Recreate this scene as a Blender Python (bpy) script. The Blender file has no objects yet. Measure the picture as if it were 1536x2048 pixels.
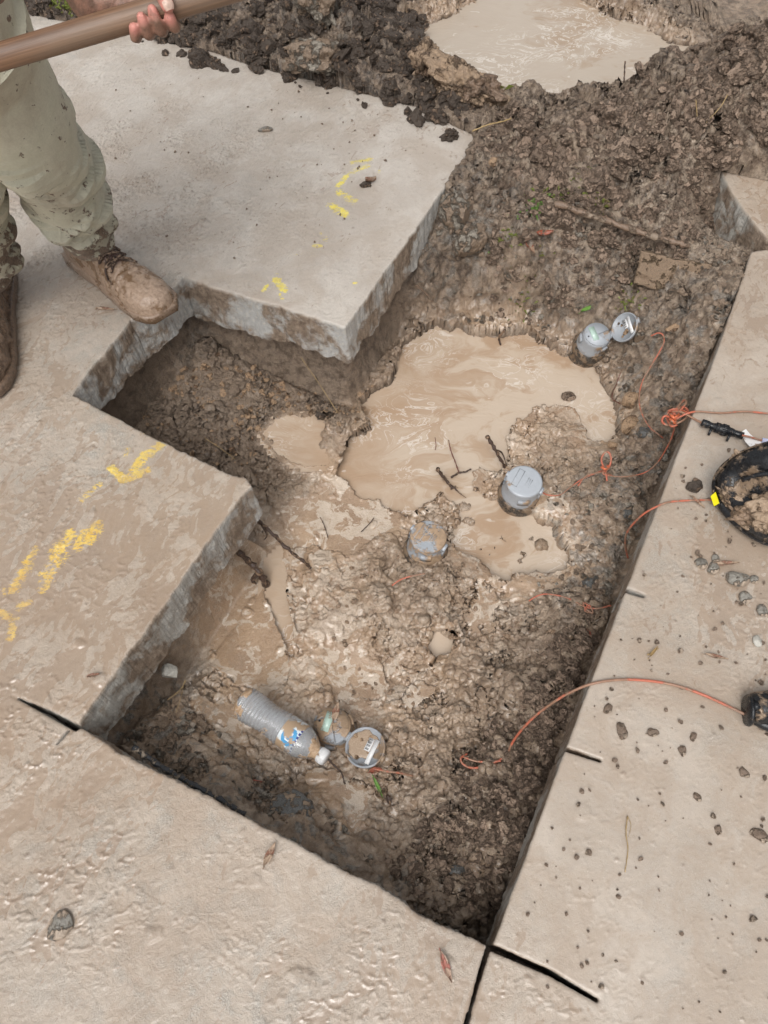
import bpy, bmesh, math, random
import numpy as np
from mathutils import Vector, Matrix
random.seed(7)
f32 = np.float32
SC = bpy.context.scene
COL = SC.collection

# ------------------------------------------------------------------ camera
CAM_H = 1.3; PITCH = math.radians(59.4); ROLL = math.radians(2.4); FPX = 1500.0
R0 = np.array([1, 0, 0.]); U0 = np.array([0, math.sin(PITCH), math.cos(PITCH)])
FW = np.array([0, math.cos(PITCH), -math.sin(PITCH)])
CR = math.cos(ROLL)*R0 - math.sin(ROLL)*U0
CU = math.sin(ROLL)*R0 + math.cos(ROLL)*U0
CP = np.array([0, 0, CAM_H])
cam = bpy.data.objects.new('camera', bpy.data.cameras.new('camera'))
COL.objects.link(cam)
cam.matrix_world = Matrix([[CR[0], CU[0], -FW[0], 0], [CR[1], CU[1], -FW[1], 0],
                           [CR[2], CU[2], -FW[2], CAM_H], [0, 0, 0, 1]])
cam.data.sensor_fit = 'VERTICAL'; cam.data.sensor_height = 36; cam.data.sensor_width = 27
cam.data.lens = 36*FPX/2048
cam.data.clip_start = 0.01; cam.data.clip_end = 500
SC.camera = cam

# ------------------------------------------------------------------ light
SUN_EL = math.radians(58); SUN_AZ = math.radians(200)      # overcast, brightest patch high behind the camera
world = bpy.data.worlds.new('World'); SC.world = world; world.use_nodes = True
wn = world.node_tree.nodes; wl = world.node_tree.links
sky = wn.new('ShaderNodeTexSky'); sky.sky_type = 'NISHITA'; sky.sun_disc = False
sky.sun_elevation = SUN_EL; sky.sun_rotation = SUN_AZ
sky.air_density = 1.0; sky.dust_density = 6.0; sky.ozone_density = 1.0
hsv = wn.new('ShaderNodeHueSaturation'); hsv.inputs['Saturation'].default_value = 0.10
bg = wn['Background']; bg.inputs['Strength'].default_value = 0.15
wl.new(sky.outputs[0], hsv.inputs['Color']); wl.new(hsv.outputs[0], bg.inputs['Color'])
sun = bpy.data.objects.new('sun', bpy.data.lights.new('sun', 'SUN')); COL.objects.link(sun)
sun.data.energy = 0.9; sun.data.angle = math.radians(35); sun.data.color = (1.0, 0.965, 0.92)
sd_ = Vector((math.sin(SUN_AZ)*math.cos(SUN_EL), math.cos(SUN_AZ)*math.cos(SUN_EL), math.sin(SUN_EL)))
sun.rotation_euler = sd_.to_track_quat('Z', 'Y').to_euler()
SC.view_settings.view_transform = 'Standard'; SC.view_settings.look = 'None'
SC.view_settings.exposure = 0.06; SC.view_settings.gamma = 1.0

# ------------------------------------------------------------------ helpers: geometry of the place
def W(px, py, z=0.0):
    """the point at height z that the photograph shows at pixel (px, py)"""
    r = FW + CR*((px-768)/FPX) - CU*((py-1024)/FPX)
    return CP + r*((z-CAM_H)/r[2])
def WD(px, py, d):
    return CP + (FW + CR*((px-768)/FPX) - CU*((py-1024)/FPX))*d
def nrm(v):
    v = np.asarray(v, float); return v/np.linalg.norm(v)

def _h(ix, iy, iz, s):
    n = (ix.astype(np.uint32)*np.uint32(374761393) + iy.astype(np.uint32)*np.uint32(668265263)
         + iz.astype(np.uint32)*np.uint32(2246822519) + np.uint32((s*3266489917) & 0xffffffff))
    n = (n ^ (n >> np.uint32(13)))*np.uint32(1274126177)
    n = (n ^ (n >> np.uint32(16)))*np.uint32(2654435761)
    return n ^ (n >> np.uint32(15))
def perlin(x, y, s=0):
    x = np.asarray(x, f32); y = np.asarray(y, f32)
    fx = np.floor(x); fy = np.floor(y)
    ix = fx.astype(np.int32); iy = fy.astype(np.int32)
    x = x-fx; y = y-fy
    u = x*x*x*(x*(x*6-15)+10); v = y*y*y*(y*(y*6-15)+10)
    z0 = np.zeros_like(ix)
    def g(dx, dy):
        a = _h(ix+dx, iy+dy, z0, s).astype(f32)*f32(2*math.pi/4294967296.)
        return np.cos(a)*(x-dx) + np.sin(a)*(y-dy)
    a = g(0, 0); b = g(1, 0); c = g(0, 1); d = g(1, 1)
    r = a + u*(b-a); t = c + u*(d-c)
    return (r + v*(t-r))*f32(1.5)
def vnoise3(p, s=0):
    p = np.asarray(p, f32); f = np.floor(p); i = f.astype(np.int32); t = p-f
    t = t*t*(3-2*t); out = 0
    for dx in (0, 1):
        for dy in (0, 1):
            for dz in (0, 1):
                w = (t[:, 0] if dx else 1-t[:, 0])*(t[:, 1] if dy else 1-t[:, 1])*(t[:, 2] if dz else 1-t[:, 2])
                out = out + w*_h(i[:, 0]+dx, i[:, 1]+dy, i[:, 2]+dz, s).astype(f32)
    return out*f32(2/4294967296.) - 1
def fbm3(p, o=4, s=0):
    r = 0; a = 1.
    for k in range(o):
        r = r + a*vnoise3(np.asarray(p)*(2.03**k) + 7.3*k, s+k); a *= .5
    return r*.6
def fbm(x, y, o=4, s=0, gain=.5, mode=0):
    r = 0; a = 1.; t = 0
    c, sn = math.cos(.6), math.sin(.6)
    for k in range(o):
        n = perlin(x, y, s+k*17)
        if mode == 1: n = 1-2*np.abs(n)*1.6
        if mode == 2: n = 2*np.abs(n)*1.6-.6
        r = r+a*n; t += a; a *= gain
        x, y = (x*c-y*sn)*2.03+3.1, (x*sn+y*c)*2.03+1.7
    return r/t
def clods(x, y, s=0, rmin=.25, rmax=.62, dens=1.0):
    """overlapping half-ball lumps, one per cell"""
    x = np.asarray(x, f32); y = np.asarray(y, f32)
    ix = np.floor(x).astype(np.int32); iy = np.floor(y).astype(np.int32); z0 = np.zeros_like(ix)
    out = np.zeros_like(x)
    for dx in (-1, 0, 1):
        for dy in (-1, 0, 1):
            cx = ix+dx; cy = iy+dy
            h1 = _h(cx, cy, z0, s).astype(f32)/f32(4294967296.); h2 = _h(cx, cy, z0, s+5).astype(f32)/f32(4294967296.)
            h3 = _h(cx, cy, z0, s+9).astype(f32)/f32(4294967296.); h4 = _h(cx, cy, z0, s+13).astype(f32)/f32(4294967296.)
            r = rmin+(rmax-rmin)*h3*h3
            d2 = (cx+.1+.8*h1-x)**2*(1+.9*h4) + (cy+.1+.8*h2-y)**2*(1.9-.9*h4)
            v = np.sqrt(np.maximum(r*r-d2, 0))*(h4 < dens)
            out = np.maximum(out, v)
    return out
def facets(x, y, s=0):
    """angular broken clods: tilted plates per cell; returns height and distance to the crack"""
    x = np.asarray(x, f32); y = np.asarray(y, f32)
    ix = np.floor(x).astype(np.int32); iy = np.floor(y).astype(np.int32); z0 = np.zeros_like(ix)
    f1 = np.full_like(x, 9); f2 = np.full_like(x, 9); hh = np.zeros_like(x)
    for dx in (-1, 0, 1):
        for dy in (-1, 0, 1):
            cx = ix+dx; cy = iy+dy
            r = [_h(cx, cy, z0, s+5*k).astype(f32)/f32(4294967296.) for k in range(5)]
            ex = x-(cx+r[0]); ey = y-(cy+r[1]); d = np.sqrt(ex*ex+ey*ey)
            v = r[2]+(r[3]-.5)*1.5*ex+(r[4]-.5)*1.5*ey-.35*ex*ex-.35*ey*ey
            nr = d < f1
            f2 = np.where(nr, f1, np.minimum(f2, d)); hh = np.where(nr, v, hh); f1 = np.where(nr, d, f1)
    return hh, f2-f1
def sst(a, b, x):
    t = np.clip((x-a)/(b-a), 0, 1); return t*t*(3-2*t)
def sdf_poly(X, Y, P):
    P = np.asarray(P, f32); d = np.full(X.shape, 1e9, f32); ins = np.zeros(X.shape, bool)
    n = len(P)
    for i in range(n):
        ax, ay = P[i]; bx, by = P[(i+1) % n]
        ex, ey = bx-ax, by-ay; wx = X-ax; wy = Y-ay
        t = np.clip((wx*ex+wy*ey)/max(ex*ex+ey*ey, 1e-12), 0, 1)
        d = np.minimum(d, (wx-ex*t)**2+(wy-ey*t)**2)
        c = ((ay > Y) != (by > Y)) & (X < ex*(Y-ay)/(ey if ey != 0 else 1e-9)+ax)
        ins ^= c
    return np.where(ins, -np.sqrt(d), np.sqrt(d)).astype(f32)
def sdf_cap(X, Y, a, b, ra, rb):
    ex, ey = b[0]-a[0], b[1]-a[1]; wx = X-a[0]; wy = Y-a[1]
    t = np.clip((wx*ex+wy*ey)/max(ex*ex+ey*ey, 1e-12), 0, 1)
    return np.sqrt((wx-ex*t)**2+(wy-ey*t)**2) - (ra+(rb-ra)*t)
def poly(pts, z=0.):
    return [tuple(W(x, y, z)[:2]) for x, y in pts]

# ------------------------------------------------------------------ helpers: objects
def mesh_np(name, V, F, mat=None, parent=None, smooth=True, attrs=None):
    me = bpy.data.meshes.new(name)
    V = np.ascontiguousarray(V, f32)
    if isinstance(F, np.ndarray):
        k = F.shape[1]
        me.vertices.add(len(V)); me.vertices.foreach_set('co', V.ravel())
        me.loops.add(F.size); me.loops.foreach_set('vertex_index', np.ascontiguousarray(F, np.int32).ravel())
        me.polygons.add(len(F)); me.polygons.foreach_set('loop_start', np.arange(0, F.size, k, dtype=np.int32))
        me.update(calc_edges=True)
    else:
        me.from_pydata([tuple(map(float, v)) for v in V], [], F)
    me.polygons.foreach_set('use_smooth', np.full(len(me.polygons), smooth))
    if attrs:
        for k_, v in attrs.items():
            c = me.color_attributes.new(k_, 'FLOAT_COLOR', 'POINT')
            a = np.ones((len(V), 4), f32); a[:, :3] = np.clip(v, 0, 1)
            c.data.foreach_set('color', a.ravel())
    if mat: me.materials.append(mat)
    o = bpy.data.objects.new(name, me); COL.objects.link(o)
    if parent: o.parent = parent
    return o
def empty(name, loc):
    o = bpy.data.objects.new(name, None); COL.objects.link(o); o.location = [float(q) for q in loc]
    o.empty_display_size = .05
    return o
def tag(o, label=None, cat=None, group=None, kind=None):
    if label: o['label'] = label
    if cat: o['category'] = cat
    if group: o['group'] = group
    if kind: o['kind'] = kind
    return o
class MB:
    def __init__(s): s.v = []; s.f = []
    def add(s, V, F):
        b = len(s.v); s.v += [tuple(map(float, q)) for q in V]; s.f += [[i+b for i in q] for q in F]; return s
    def build(s, name, mat, parent=None, smooth=True, attrs=None, loc=None):
        V = np.array(s.v, f32)
        if loc is not None: V = V-np.asarray(loc, f32)
        o = mesh_np(name, V, s.f, mat, parent, smooth, attrs)
        if loc is not None: o.location = [float(q) for q in loc]
        return o
def tube(P, r, n=10, cap=True):
    """swept round tube through points P, r scalar or per-point"""
    P = np.asarray(P, float); m = len(P); r = np.broadcast_to(np.asarray(r, float), (m,))
    T = np.gradient(P, axis=0); T /= np.maximum(np.linalg.norm(T, axis=1, keepdims=True), 1e-9)
    u = np.cross(T[0], [0, 0, 1.]);
    if np.linalg.norm(u) < .1: u = np.cross(T[0], [1., 0, 0])
    u = nrm(u); V = []
    for i in range(m):
        u = nrm(u-T[i]*np.dot(u, T[i])); w = np.cross(T[i], u)
        for k in range(n):
            a = 2*math.pi*k/n; V.append(P[i]+r[i]*(math.cos(a)*u+math.sin(a)*w))
    F = [[i*n+k, i*n+(k+1) % n, (i+1)*n+(k+1) % n, (i+1)*n+k] for i in range(m-1) for k in range(n)]
    if cap:
        F.append(list(range(n))[::-1]); F.append([(m-1)*n+k for k in range(n)])
    return V, F
def spline(P, k=8):
    """Catmull-Rom through P"""
    P = np.asarray(P, float); Q = np.vstack([2*P[0]-P[1], P, 2*P[-1]-P[-2]]); out = []
    for i in range(1, len(Q)-2):
        for t in np.linspace(0, 1, k, endpoint=False):
            a, b, c, d = Q[i-1], Q[i], Q[i+1], Q[i+2]
            out.append(.5*((2*b)+(c-a)*t+(2*a-5*b+4*c-d)*t*t+(3*b-a-3*c+d)*t**3))
    out.append(P[-1]); return np.array(out)
def lathe(prof, n=40, M=None):
    """prof: list of (r, z); M 4x4 optional"""
    V = []; F = []
    for r, z in prof:
        for k in range(n):
            a = 2*math.pi*k/n; V.append((r*math.cos(a), r*math.sin(a), z))
    for i in range(len(prof)-1):
        for k in range(n):
            F.append([i*n+k, i*n+(k+1) % n, (i+1)*n+(k+1) % n, (i+1)*n+k])
    if prof[0][0] > 1e-5: F.append([k for k in range(n)][::-1])
    if prof[-1][0] > 1e-5: F.append([(len(prof)-1)*n+k for k in range(n)])
    if M is not None: V = xf(V, M)
    return V, F
def xf(V, M):
    V = np.asarray(V, float); M = np.asarray(M, float)
    return V@M[:3, :3].T+M[:3, 3]
def frame(o, x, y, z):
    M = np.eye(4); M[:3, 0] = x; M[:3, 1] = y; M[:3, 2] = z; M[:3, 3] = o; return M
def box(c, s, M=None):
    x, y, z = s; V = [(c[0]+i*x/2, c[1]+j*y/2, c[2]+k*z/2) for i in (-1, 1) for j in (-1, 1) for k in (-1, 1)]
    F = [[0, 1, 3, 2], [4, 6, 7, 5], [0, 4, 5, 1], [2, 3, 7, 6], [0, 2, 6, 4], [1, 5, 7, 3]]
    if M is not None: V = xf(V, M)
    return V, F
def capsule(a, b, ra, rb, n=14, sy=1.0):
    a = np.asarray(a, float); b = np.asarray(b, float); L = np.linalg.norm(b-a)
    T = (b-a)/max(L, 1e-9); prof = []
    for t in np.linspace(-math.pi/2, 0, 5): prof.append((max(ra*math.cos(t), 0), ra*math.sin(t)))
    for t in np.linspace(0, math.pi/2, 5): prof.append((max(rb*math.cos(t), 0), L+rb*math.sin(t)))
    u = np.cross(T, [0, 0, 1.])
    if np.linalg.norm(u) < .1: u = np.cross(T, [1., 0, 0])
    u = nrm(u); w = np.cross(T, u)
    prof[0] = (1e-4, prof[0][1]); prof[-1] = (1e-4, prof[-1][1])
    return lathe(prof, n, frame(a, u, w, T))
def remeshed(mb, voxel, smooth_it=3):
    me = bpy.data.meshes.new('tmp'); me.from_pydata(mb.v, [], mb.f)
    o = bpy.data.objects.new('tmp', me); COL.objects.link(o)
    m = o.modifiers.new('r', 'REMESH'); m.mode = 'VOXEL'; m.voxel_size = voxel
    s = o.modifiers.new('s', 'SMOOTH'); s.factor = .5; s.iterations = smooth_it
    dg = bpy.context.evaluated_depsgraph_get(); ev = o.evaluated_get(dg); em = ev.to_mesh()
    V = np.zeros(len(em.vertices)*3, f32); em.vertices.foreach_get('co', V); V = V.reshape(-1, 3)
    F = [list(p.vertices) for p in em.polygons]
    N = np.zeros(len(em.vertices)*3, f32); em.vertices.foreach_get('normal', N); N = N.reshape(-1, 3)
    ev.to_mesh_clear(); bpy.data.objects.remove(o)
    if F and all(len(q) == 4 for q in F): F = np.array(F, np.int32)
    return V, F, N
_ico = {}
def ico(sub):
    if sub not in _ico:
        bm = bmesh.new(); bmesh.ops.create_icosphere(bm, subdivisions=sub, radius=1)
        _ico[sub] = (np.array([v.co[:] for v in bm.verts]), [[v.index for v in f.verts] for f in bm.faces]); bm.free()
    return _ico[sub]
def rot3(rx, ry, rz):
    return np.array(Matrix.Rotation(rz, 3, 'Z')@Matrix.Rotation(ry, 3, 'Y')@Matrix.Rotation(rx, 3, 'X'))

# ------------------------------------------------------------------ helpers: materials
def lin(r, g, b):
    f = lambda c: (c/255/12.92) if c/255 <= .04045 else ((c/255+.055)/1.055)**2.4
    return (f(r), f(g), f(b), 1)
class NT:
    def __init__(s, name):
        s.m = bpy.data.materials.new(name); s.m.use_nodes = True; s.t = s.m.node_tree
        s.b = s.t.nodes['Principled BSDF']; s.co = s.t.nodes.new('ShaderNodeTexCoord').outputs['Object']
    def put(s, sock, v):
        if hasattr(v, 'is_output'): s.t.links.new(v, sock)
        elif isinstance(v, (int, float)) and sock.type == 'RGBA': sock.default_value = (v, v, v, 1)
        elif isinstance(v, (int, float)) and sock.type == 'VECTOR': sock.default_value = (v, v, v)
        else: sock.default_value = v
    def node(s, ty, out=0, props=None, **kw):
        n = s.t.nodes.new(ty)
        for k, v in (props or {}).items(): setattr(n, k, v)
        for k, v in kw.items():
            key = int(k[1:]) if k[0] == 'i' and k[1:].isdigit() else k
            s.put(n.inputs[key], v)
        return n.outputs[out]
    def noise(s, scale, detail=5, rough=.55, co=None, dist=0., out=0):
        return s.node('ShaderNodeTexNoise', out, Scale=scale, Detail=detail, Roughness=rough, Distortion=dist, Vector=co or s.co)
    def voro(s, scale, co=None, feature='F1', rnd=1., out=0):
        return s.node('ShaderNodeTexVoronoi', out, {'feature': feature}, Scale=scale, Randomness=rnd, Vector=co or s.co)
    def math(s, op, a, b=0., c=0., clamp=False):
        return s.node('ShaderNodeMath', 0, {'operation': op, 'use_clamp': clamp}, i0=a, i1=b, i2=c)
    def vm(s, op, a, b=(0, 0, 0)):
        return s.node('ShaderNodeVectorMath', 0, {'operation': op}, i0=a, i1=b)
    def mr(s, v, a, b, c=0., d=1., smooth=True):
        return s.node('ShaderNodeMapRange', 0, {'interpolation_type': 'SMOOTHSTEP' if smooth else 'LINEAR'}, i0=v, i1=a, i2=b, i3=c, i4=d)
    def mix(s, f, a, b):
        n = s.t.nodes.new('ShaderNodeMix'); n.data_type = 'RGBA'
        s.put(n.inputs[0], f); s.put(n.inputs[6], a); s.put(n.inputs[7], b); return n.outputs[2]
    def mixf(s, f, a, b):
        n = s.t.nodes.new('ShaderNodeMix'); n.data_type = 'FLOAT'
        s.put(n.inputs[0], f); s.put(n.inputs[2], a); s.put(n.inputs[3], b); return n.outputs[0]
    def attr(s, name):
        a = s.t.nodes.new('ShaderNodeAttribute'); a.attribute_name = name
        sp = s.t.nodes.new('ShaderNodeSeparateColor'); s.t.links.new(a.outputs['Color'], sp.inputs[0]); return sp.outputs
    def warp(s, scale, amt, detail=2):
        n = s.noise(scale, detail, out=1)
        c = s.vm('SUBTRACT', n, (.5, .5, .5)); k = s.vm('MULTIPLY', c, (amt, amt, amt)); return s.vm('ADD', s.co, k)
    def bump(s, h, dist, strength=1., nrm_=None):
        kw = dict(Height=h, Distance=dist, Strength=strength)
        if nrm_ is not None: kw['Normal'] = nrm_
        return s.node('ShaderNodeBump', 0, **kw)
    def fin(s, color, rough=.6, normal=None, **kw):
        s.put(s.b.inputs['Base Color'], color); s.put(s.b.inputs['Roughness'], rough)
        if normal is not None: s.put(s.b.inputs['Normal'], normal)
        for k, v in kw.items(): s.put(s.b.inputs[k.replace('_', ' ')], v)
        return s.m

def mud_material():
    s = NT('mud'); A = s.attr('att'); wet, grey, dark = A[0], A[1], A[2]
    B = s.attr('at2'); pale, red = B[0], B[1]
    w = s.warp(9, .10); w2 = s.warp(30, .02)
    n1 = s.noise(7, 6, .6, w); n2 = s.noise(45, 6, .62, w2); n3 = s.noise(260, 3, .6)
    soil = s.mix(s.mr(n2, .34, .66), lin(116, 97, 80), lin(204, 184, 162))
    soil = s.mix(s.mr(n1, .4, .62, 0, .5), soil, lin(154, 129, 106))
    deep = s.mix(s.mr(n2, .35, .62), lin(70, 58, 49), lin(146, 127, 109))
    soil = s.mix(dark, soil, deep)
    slurry = s.mix(s.mr(n1, .35, .65), lin(156, 130, 106), lin(176, 149, 122))
    ww = s.warp(14, .11, 4); pn = s.noise(19, 7, .6, ww, .9)
    edge = s.mr(pn, .49, .53)
    sheen_col = s.mix(s.mr(n2, .3, .7), lin(190, 171, 151), lin(206, 190, 172))  # pale patches: sky reflection on the wet slurry, put into the colour
    slurry = s.mix(s.math('MULTIPLY', edge, s.mr(pale, 0., .8, .25, 1.)), slurry, sheen_col)
    c = s.mix(wet, soil, slurry)
    cl = s.mr(s.noise(26, 5, .6, w), .50, .60)
    gcol = s.mix(s.mr(s.noise(150, 4, .7), .35, .65), lin(82, 82, 80), lin(160, 155, 146))
    c = s.mix(s.math('MULTIPLY', cl, grey), c, gcol)
    c = s.mix(s.math('MULTIPLY', red, s.mr(n2, .3, .7, .3, .85)), c, lin(134, 115, 97))
    c = s.mix(s.mr(s.noise(420, 2, .5), .66, .74, 0, .25), c, lin(60, 50, 44))
    c = s.mix(s.mr(s.noise(330, 2, .5, w2), .70, .76, 0, .25), c, lin(205, 195, 180))
    dry = s.mr(n2, .3, .7, .42, .8)
    rough = s.mixf(wet, dry, s.mr(n2, .3, .7, .18, .38))
    rough = s.mixf(s.math('MULTIPLY', edge, s.math('MULTIPLY', pale, wet)), rough, .10)
    n4 = s.noise(110, 7, .7, w2)
    g1 = s.noise(560, 2, .6); c = s.mix(s.mr(g1, .40, .32, 0, .30), c, lin(70, 56, 46)); c = s.mix(s.mr(g1, .60, .68, 0, .28), c, lin(214, 202, 186))
    bumpy = s.math('ADD', s.math('MULTIPLY', n2, .5), s.math('ADD', s.math('MULTIPLY', n4, .7), s.math('MULTIPLY', n3, .2)))
    dist = s.mixf(wet, .018, .0034)
    nb = s.bump(bumpy, dist, 1.0)
    return s.fin(c, rough, nb, Specular_IOR_Level=.62, Coat_Weight=s.mixf(wet, .15, .7), Coat_Roughness=.16, Coat_IOR=1.6)

def water_material(name, tan, foam, flow, th=(.43, .53)):
    s = NT(name)
    mp = s.node('ShaderNodeMapping', 0, Vector=s.co, Rotation=(0, 0, flow), Scale=(1, 1.5, 1))
    n0 = s.noise(3.5, 3, .5, mp, out=1)
    k = s.vm('MULTIPLY', s.vm('SUBTRACT', n0, (.5, .5, .5)), (.55, .55, .55)); w = s.vm('ADD', mp, k)
    a = s.noise(4, 5, .55, w, .5); b = s.noise(14, 6, .6, w, .9)
    f = s.math('ADD', s.math('MULTIPLY', a, .62), s.math('MULTIPLY', b, .38))
    A = s.attr('att'); m1 = s.math('MULTIPLY', s.mr(s.math('SUBTRACT', f, s.math('MULTIPLY', s.math('SUBTRACT', A[0], .35), .22)), th[0], th[1]), s.mr(A[0], .5, 1., 1., .5)); base = s.mix(s.mr(a, .35, .6), tan, s.mix(.45, tan, foam))
    c = s.mix(s.math('MULTIPLY', m1, .75), base, foam)
    line = s.math('SUBTRACT', 1., s.mr(s.math('ABSOLUTE', s.math('SUBTRACT', b, .5)), 0., .03))
    c = s.mix(s.math('MULTIPLY', line, s.mr(s.noise(3, 2, .5, mp), .45, .6, 0, .55)), c, lin(232, 226, 218))
    c = s.mix(s.mr(s.noise(15, 3, .5, w), .69, .74, 0, .45), c, lin(225, 217, 208))
    rings = s.voro(7, rnd=1.)
    rr = s.math('MULTIPLY', s.math('SINE', s.math('MULTIPLY', rings, 260.)), s.mr(rings, .05, .3, 1., 0.))
    h = s.math('ADD', s.math('MULTIPLY', rr, .25), s.math('MULTIPLY', s.noise(30, 3, .5, w), 1.4))
    nb = s.bump(h, .0008, 1.)
    return s.fin(c, s.mixf(m1, .06, .22), nb, Specular_IOR_Level=.55)

def slab_material():
    s = NT('muddy_concrete')
    A = s.attr('att'); pool, face, paint = A[0], A[1], A[2]
    B = s.attr('at2'); crumb, clean, blue = B[0], B[1], B[2]
    w = s.warp(12, .06)
    n1 = s.noise(5, 6, .6, w); n2 = s.noise(60, 6, .65, w); n3 = s.noise(420, 3, .6)
    C3 = s.attr('at3'); neu = C3[0]; rel = C3[1]
    top = s.mix(s.mr(n1, .35, .65), s.mix(neu, lin(164, 148, 131), lin(182, 172, 161)), s.mix(neu, lin(180, 165, 149), lin(198, 190, 180)))  # paler neu tones: wet-film gloss of the upper slab painted into the colour
    top = s.mix(s.mr(n2, .38, .68, 0, .35), top, s.mix(neu, lin(158, 145, 132), lin(180, 172, 165)))
    grit = s.mix(s.mr(n3, .35, .68), lin(128, 126, 120), lin(196, 190, 180))
    cm = s.math('MULTIPLY', s.mr(s.noise(22, 6, .7, w), .47, .60), clean)
    top = s.mix(cm, top, grit)
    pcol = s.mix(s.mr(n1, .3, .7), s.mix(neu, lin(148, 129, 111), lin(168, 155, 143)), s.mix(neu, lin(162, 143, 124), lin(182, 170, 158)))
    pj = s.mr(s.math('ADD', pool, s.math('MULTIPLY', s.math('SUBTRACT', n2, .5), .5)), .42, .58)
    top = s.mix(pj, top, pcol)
    top = s.mix(s.math('MULTIPLY', crumb, s.mr(n2, .4, .6)), top, lin(132, 115, 101))
    pn = s.noise(70, 7, .8, s.node('ShaderNodeMapping', 0, Vector=s.warp(30, .012, 3), Rotation=(0, 0, .5), Scale=(1, 2.2, 1)), .8)
    pm = s.mr(s.math('ADD', paint, s.math('MULTIPLY', s.math('SUBTRACT', pn, .5), 4.2)), .70, .90)
    pm = s.math('MULTIPLY', s.math('MULTIPLY', pm, .88), s.mr(paint, .05, .4))
    ycol = s.mix(s.mr(n2, .3, .7), s.mix(neu, lin(222, 172, 66), lin(226, 206, 50)), s.mix(neu, lin(236, 202, 104), lin(240, 226, 96)))
    top = s.mix(pm, top, ycol)
    # broken / sawn side
    sidew = s.mr(s.noise(9, 6, .65, w), .42, .55)
    mudf = s.mix(s.mr(n2, .35, .65), lin(116, 98, 82), lin(158, 140, 122))
    conc = s.mix(s.mr(n2, .3, .7), lin(134, 133, 128), lin(178, 175, 168))
    bl = s.mix(s.mr(n2, .3, .72), lin(156, 161, 168), lin(198, 202, 207))
    conc = s.mix(blue, conc, bl)
    agg = s.mr(s.voro(100, w), .30, .40); conc = s.mix(s.math('MULTIPLY', agg, .42), lin(196, 192, 184), conc)
    sidec = s.mix(sidew, conc, mudf)
    c = s.mix(face, top, sidec)
    g1 = s.noise(620, 2, .6); g2 = s.noise(300, 3, .7, w)
    c = s.mix(s.mr(g1, .38, .30, 0, .38), c, lin(112, 98, 86)); c = s.mix(s.mr(g1, .62, .70, 0, .30), c, lin(226, 220, 210))
    c = s.mix(s.math('MULTIPLY', s.mr(g2, .66, .70, 0, .65), s.mr(s.noise(14, 4, .6), .42, .6)), c, lin(96, 82, 72))
    rough = s.mixf(pj, s.mr(n2, .3, .7, .26, .5), .2)
    rough = s.mixf(face, rough, .55)
    n5 = s.noise(130, 6, .7, s.warp(40, .03, 3), .8)
    h = s.math('ADD', s.math('ADD', s.math('MULTIPLY', n2, .6), s.math('MULTIPLY', n5, .5)), s.math('MULTIPLY', n3, s.mixf(cm, .12, .5)))
    dist = s.mixf(face, s.math('MULTIPLY', s.mixf(pj, .0036, .0010), s.mr(rel, .05, .6, .22, 1.)), .009)
    fl = s.noise(95, 7, .75, s.node('ShaderNodeMapping', 0, Vector=s.warp(55, .03, 3), Rotation=(0, 0, 1.), Scale=(1, 1.9, 1)), .6)
    top2 = s.math('MULTIPLY', s.mr(fl, .625, .665, 0, .8), s.mr(rel, .05, .7, .12, 1.))
    c = s.mix(s.math('MULTIPLY', top2, s.math('SUBTRACT', 1., face)), c, lin(124, 108, 94))
    wsh = s.mr(s.noise(6, 8, .75, w, .5), .42, .60, 0., .5); c = s.mix(s.math('MULTIPLY', wsh, s.math('SUBTRACT', 1., face)), c, s.mix(neu, lin(158, 136, 115), lin(168, 153, 138)))
    nb = s.bump(h, dist, 1.)
    return s.fin(c, rough, nb, Specular_IOR_Level=.6, Coat_Weight=s.mixf(pj, .3, .6), Coat_Roughness=.18)

def plain(name, col, rough=.5, mud=0., mudcol=None, scale=30, metal=0., bumpd=.0006, var=.15, th=.5, **kw):
    """base colour with slight variation, and patches of dried mud over it"""
    s = NT(name); w = s.warp(scale*.5, .3/scale); n = s.noise(scale, 6, .65, w); f = s.noise(scale*7, 4, .6)
    d = tuple(q*(1-var*2) for q in col[:3])+(1,)
    c = s.mix(s.mr(f, .3, .7), d, col)
    r = s.mr(f, .3, .7, rough*.8, min(rough*1.2, 1))
    if mud > 0:
        mc = mudcol or lin(160, 137, 114)
        m2 = s.mix(s.mr(f, .3, .7), tuple(q*.72 for q in mc[:3])+(1,), mc)
        k = s.mr(s.math('ADD', n, s.math('MULTIPLY', s.math('SUBTRACT', f, .5), .12)), th-.04+(.5-mud)*.4, th+.05+(.5-mud)*.4); c = s.mix(k, c, m2); r = s.mixf(k, r, .35)
        nb = s.bump(s.math('ADD', s.math('MULTIPLY', k, 1.2), s.math('MULTIPLY', f, .6)), bumpd*2, 1.)
    else: nb = s.bump(f, bumpd, 1.)
    return s.fin(c, r, nb, Metallic=metal, **kw)

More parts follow.
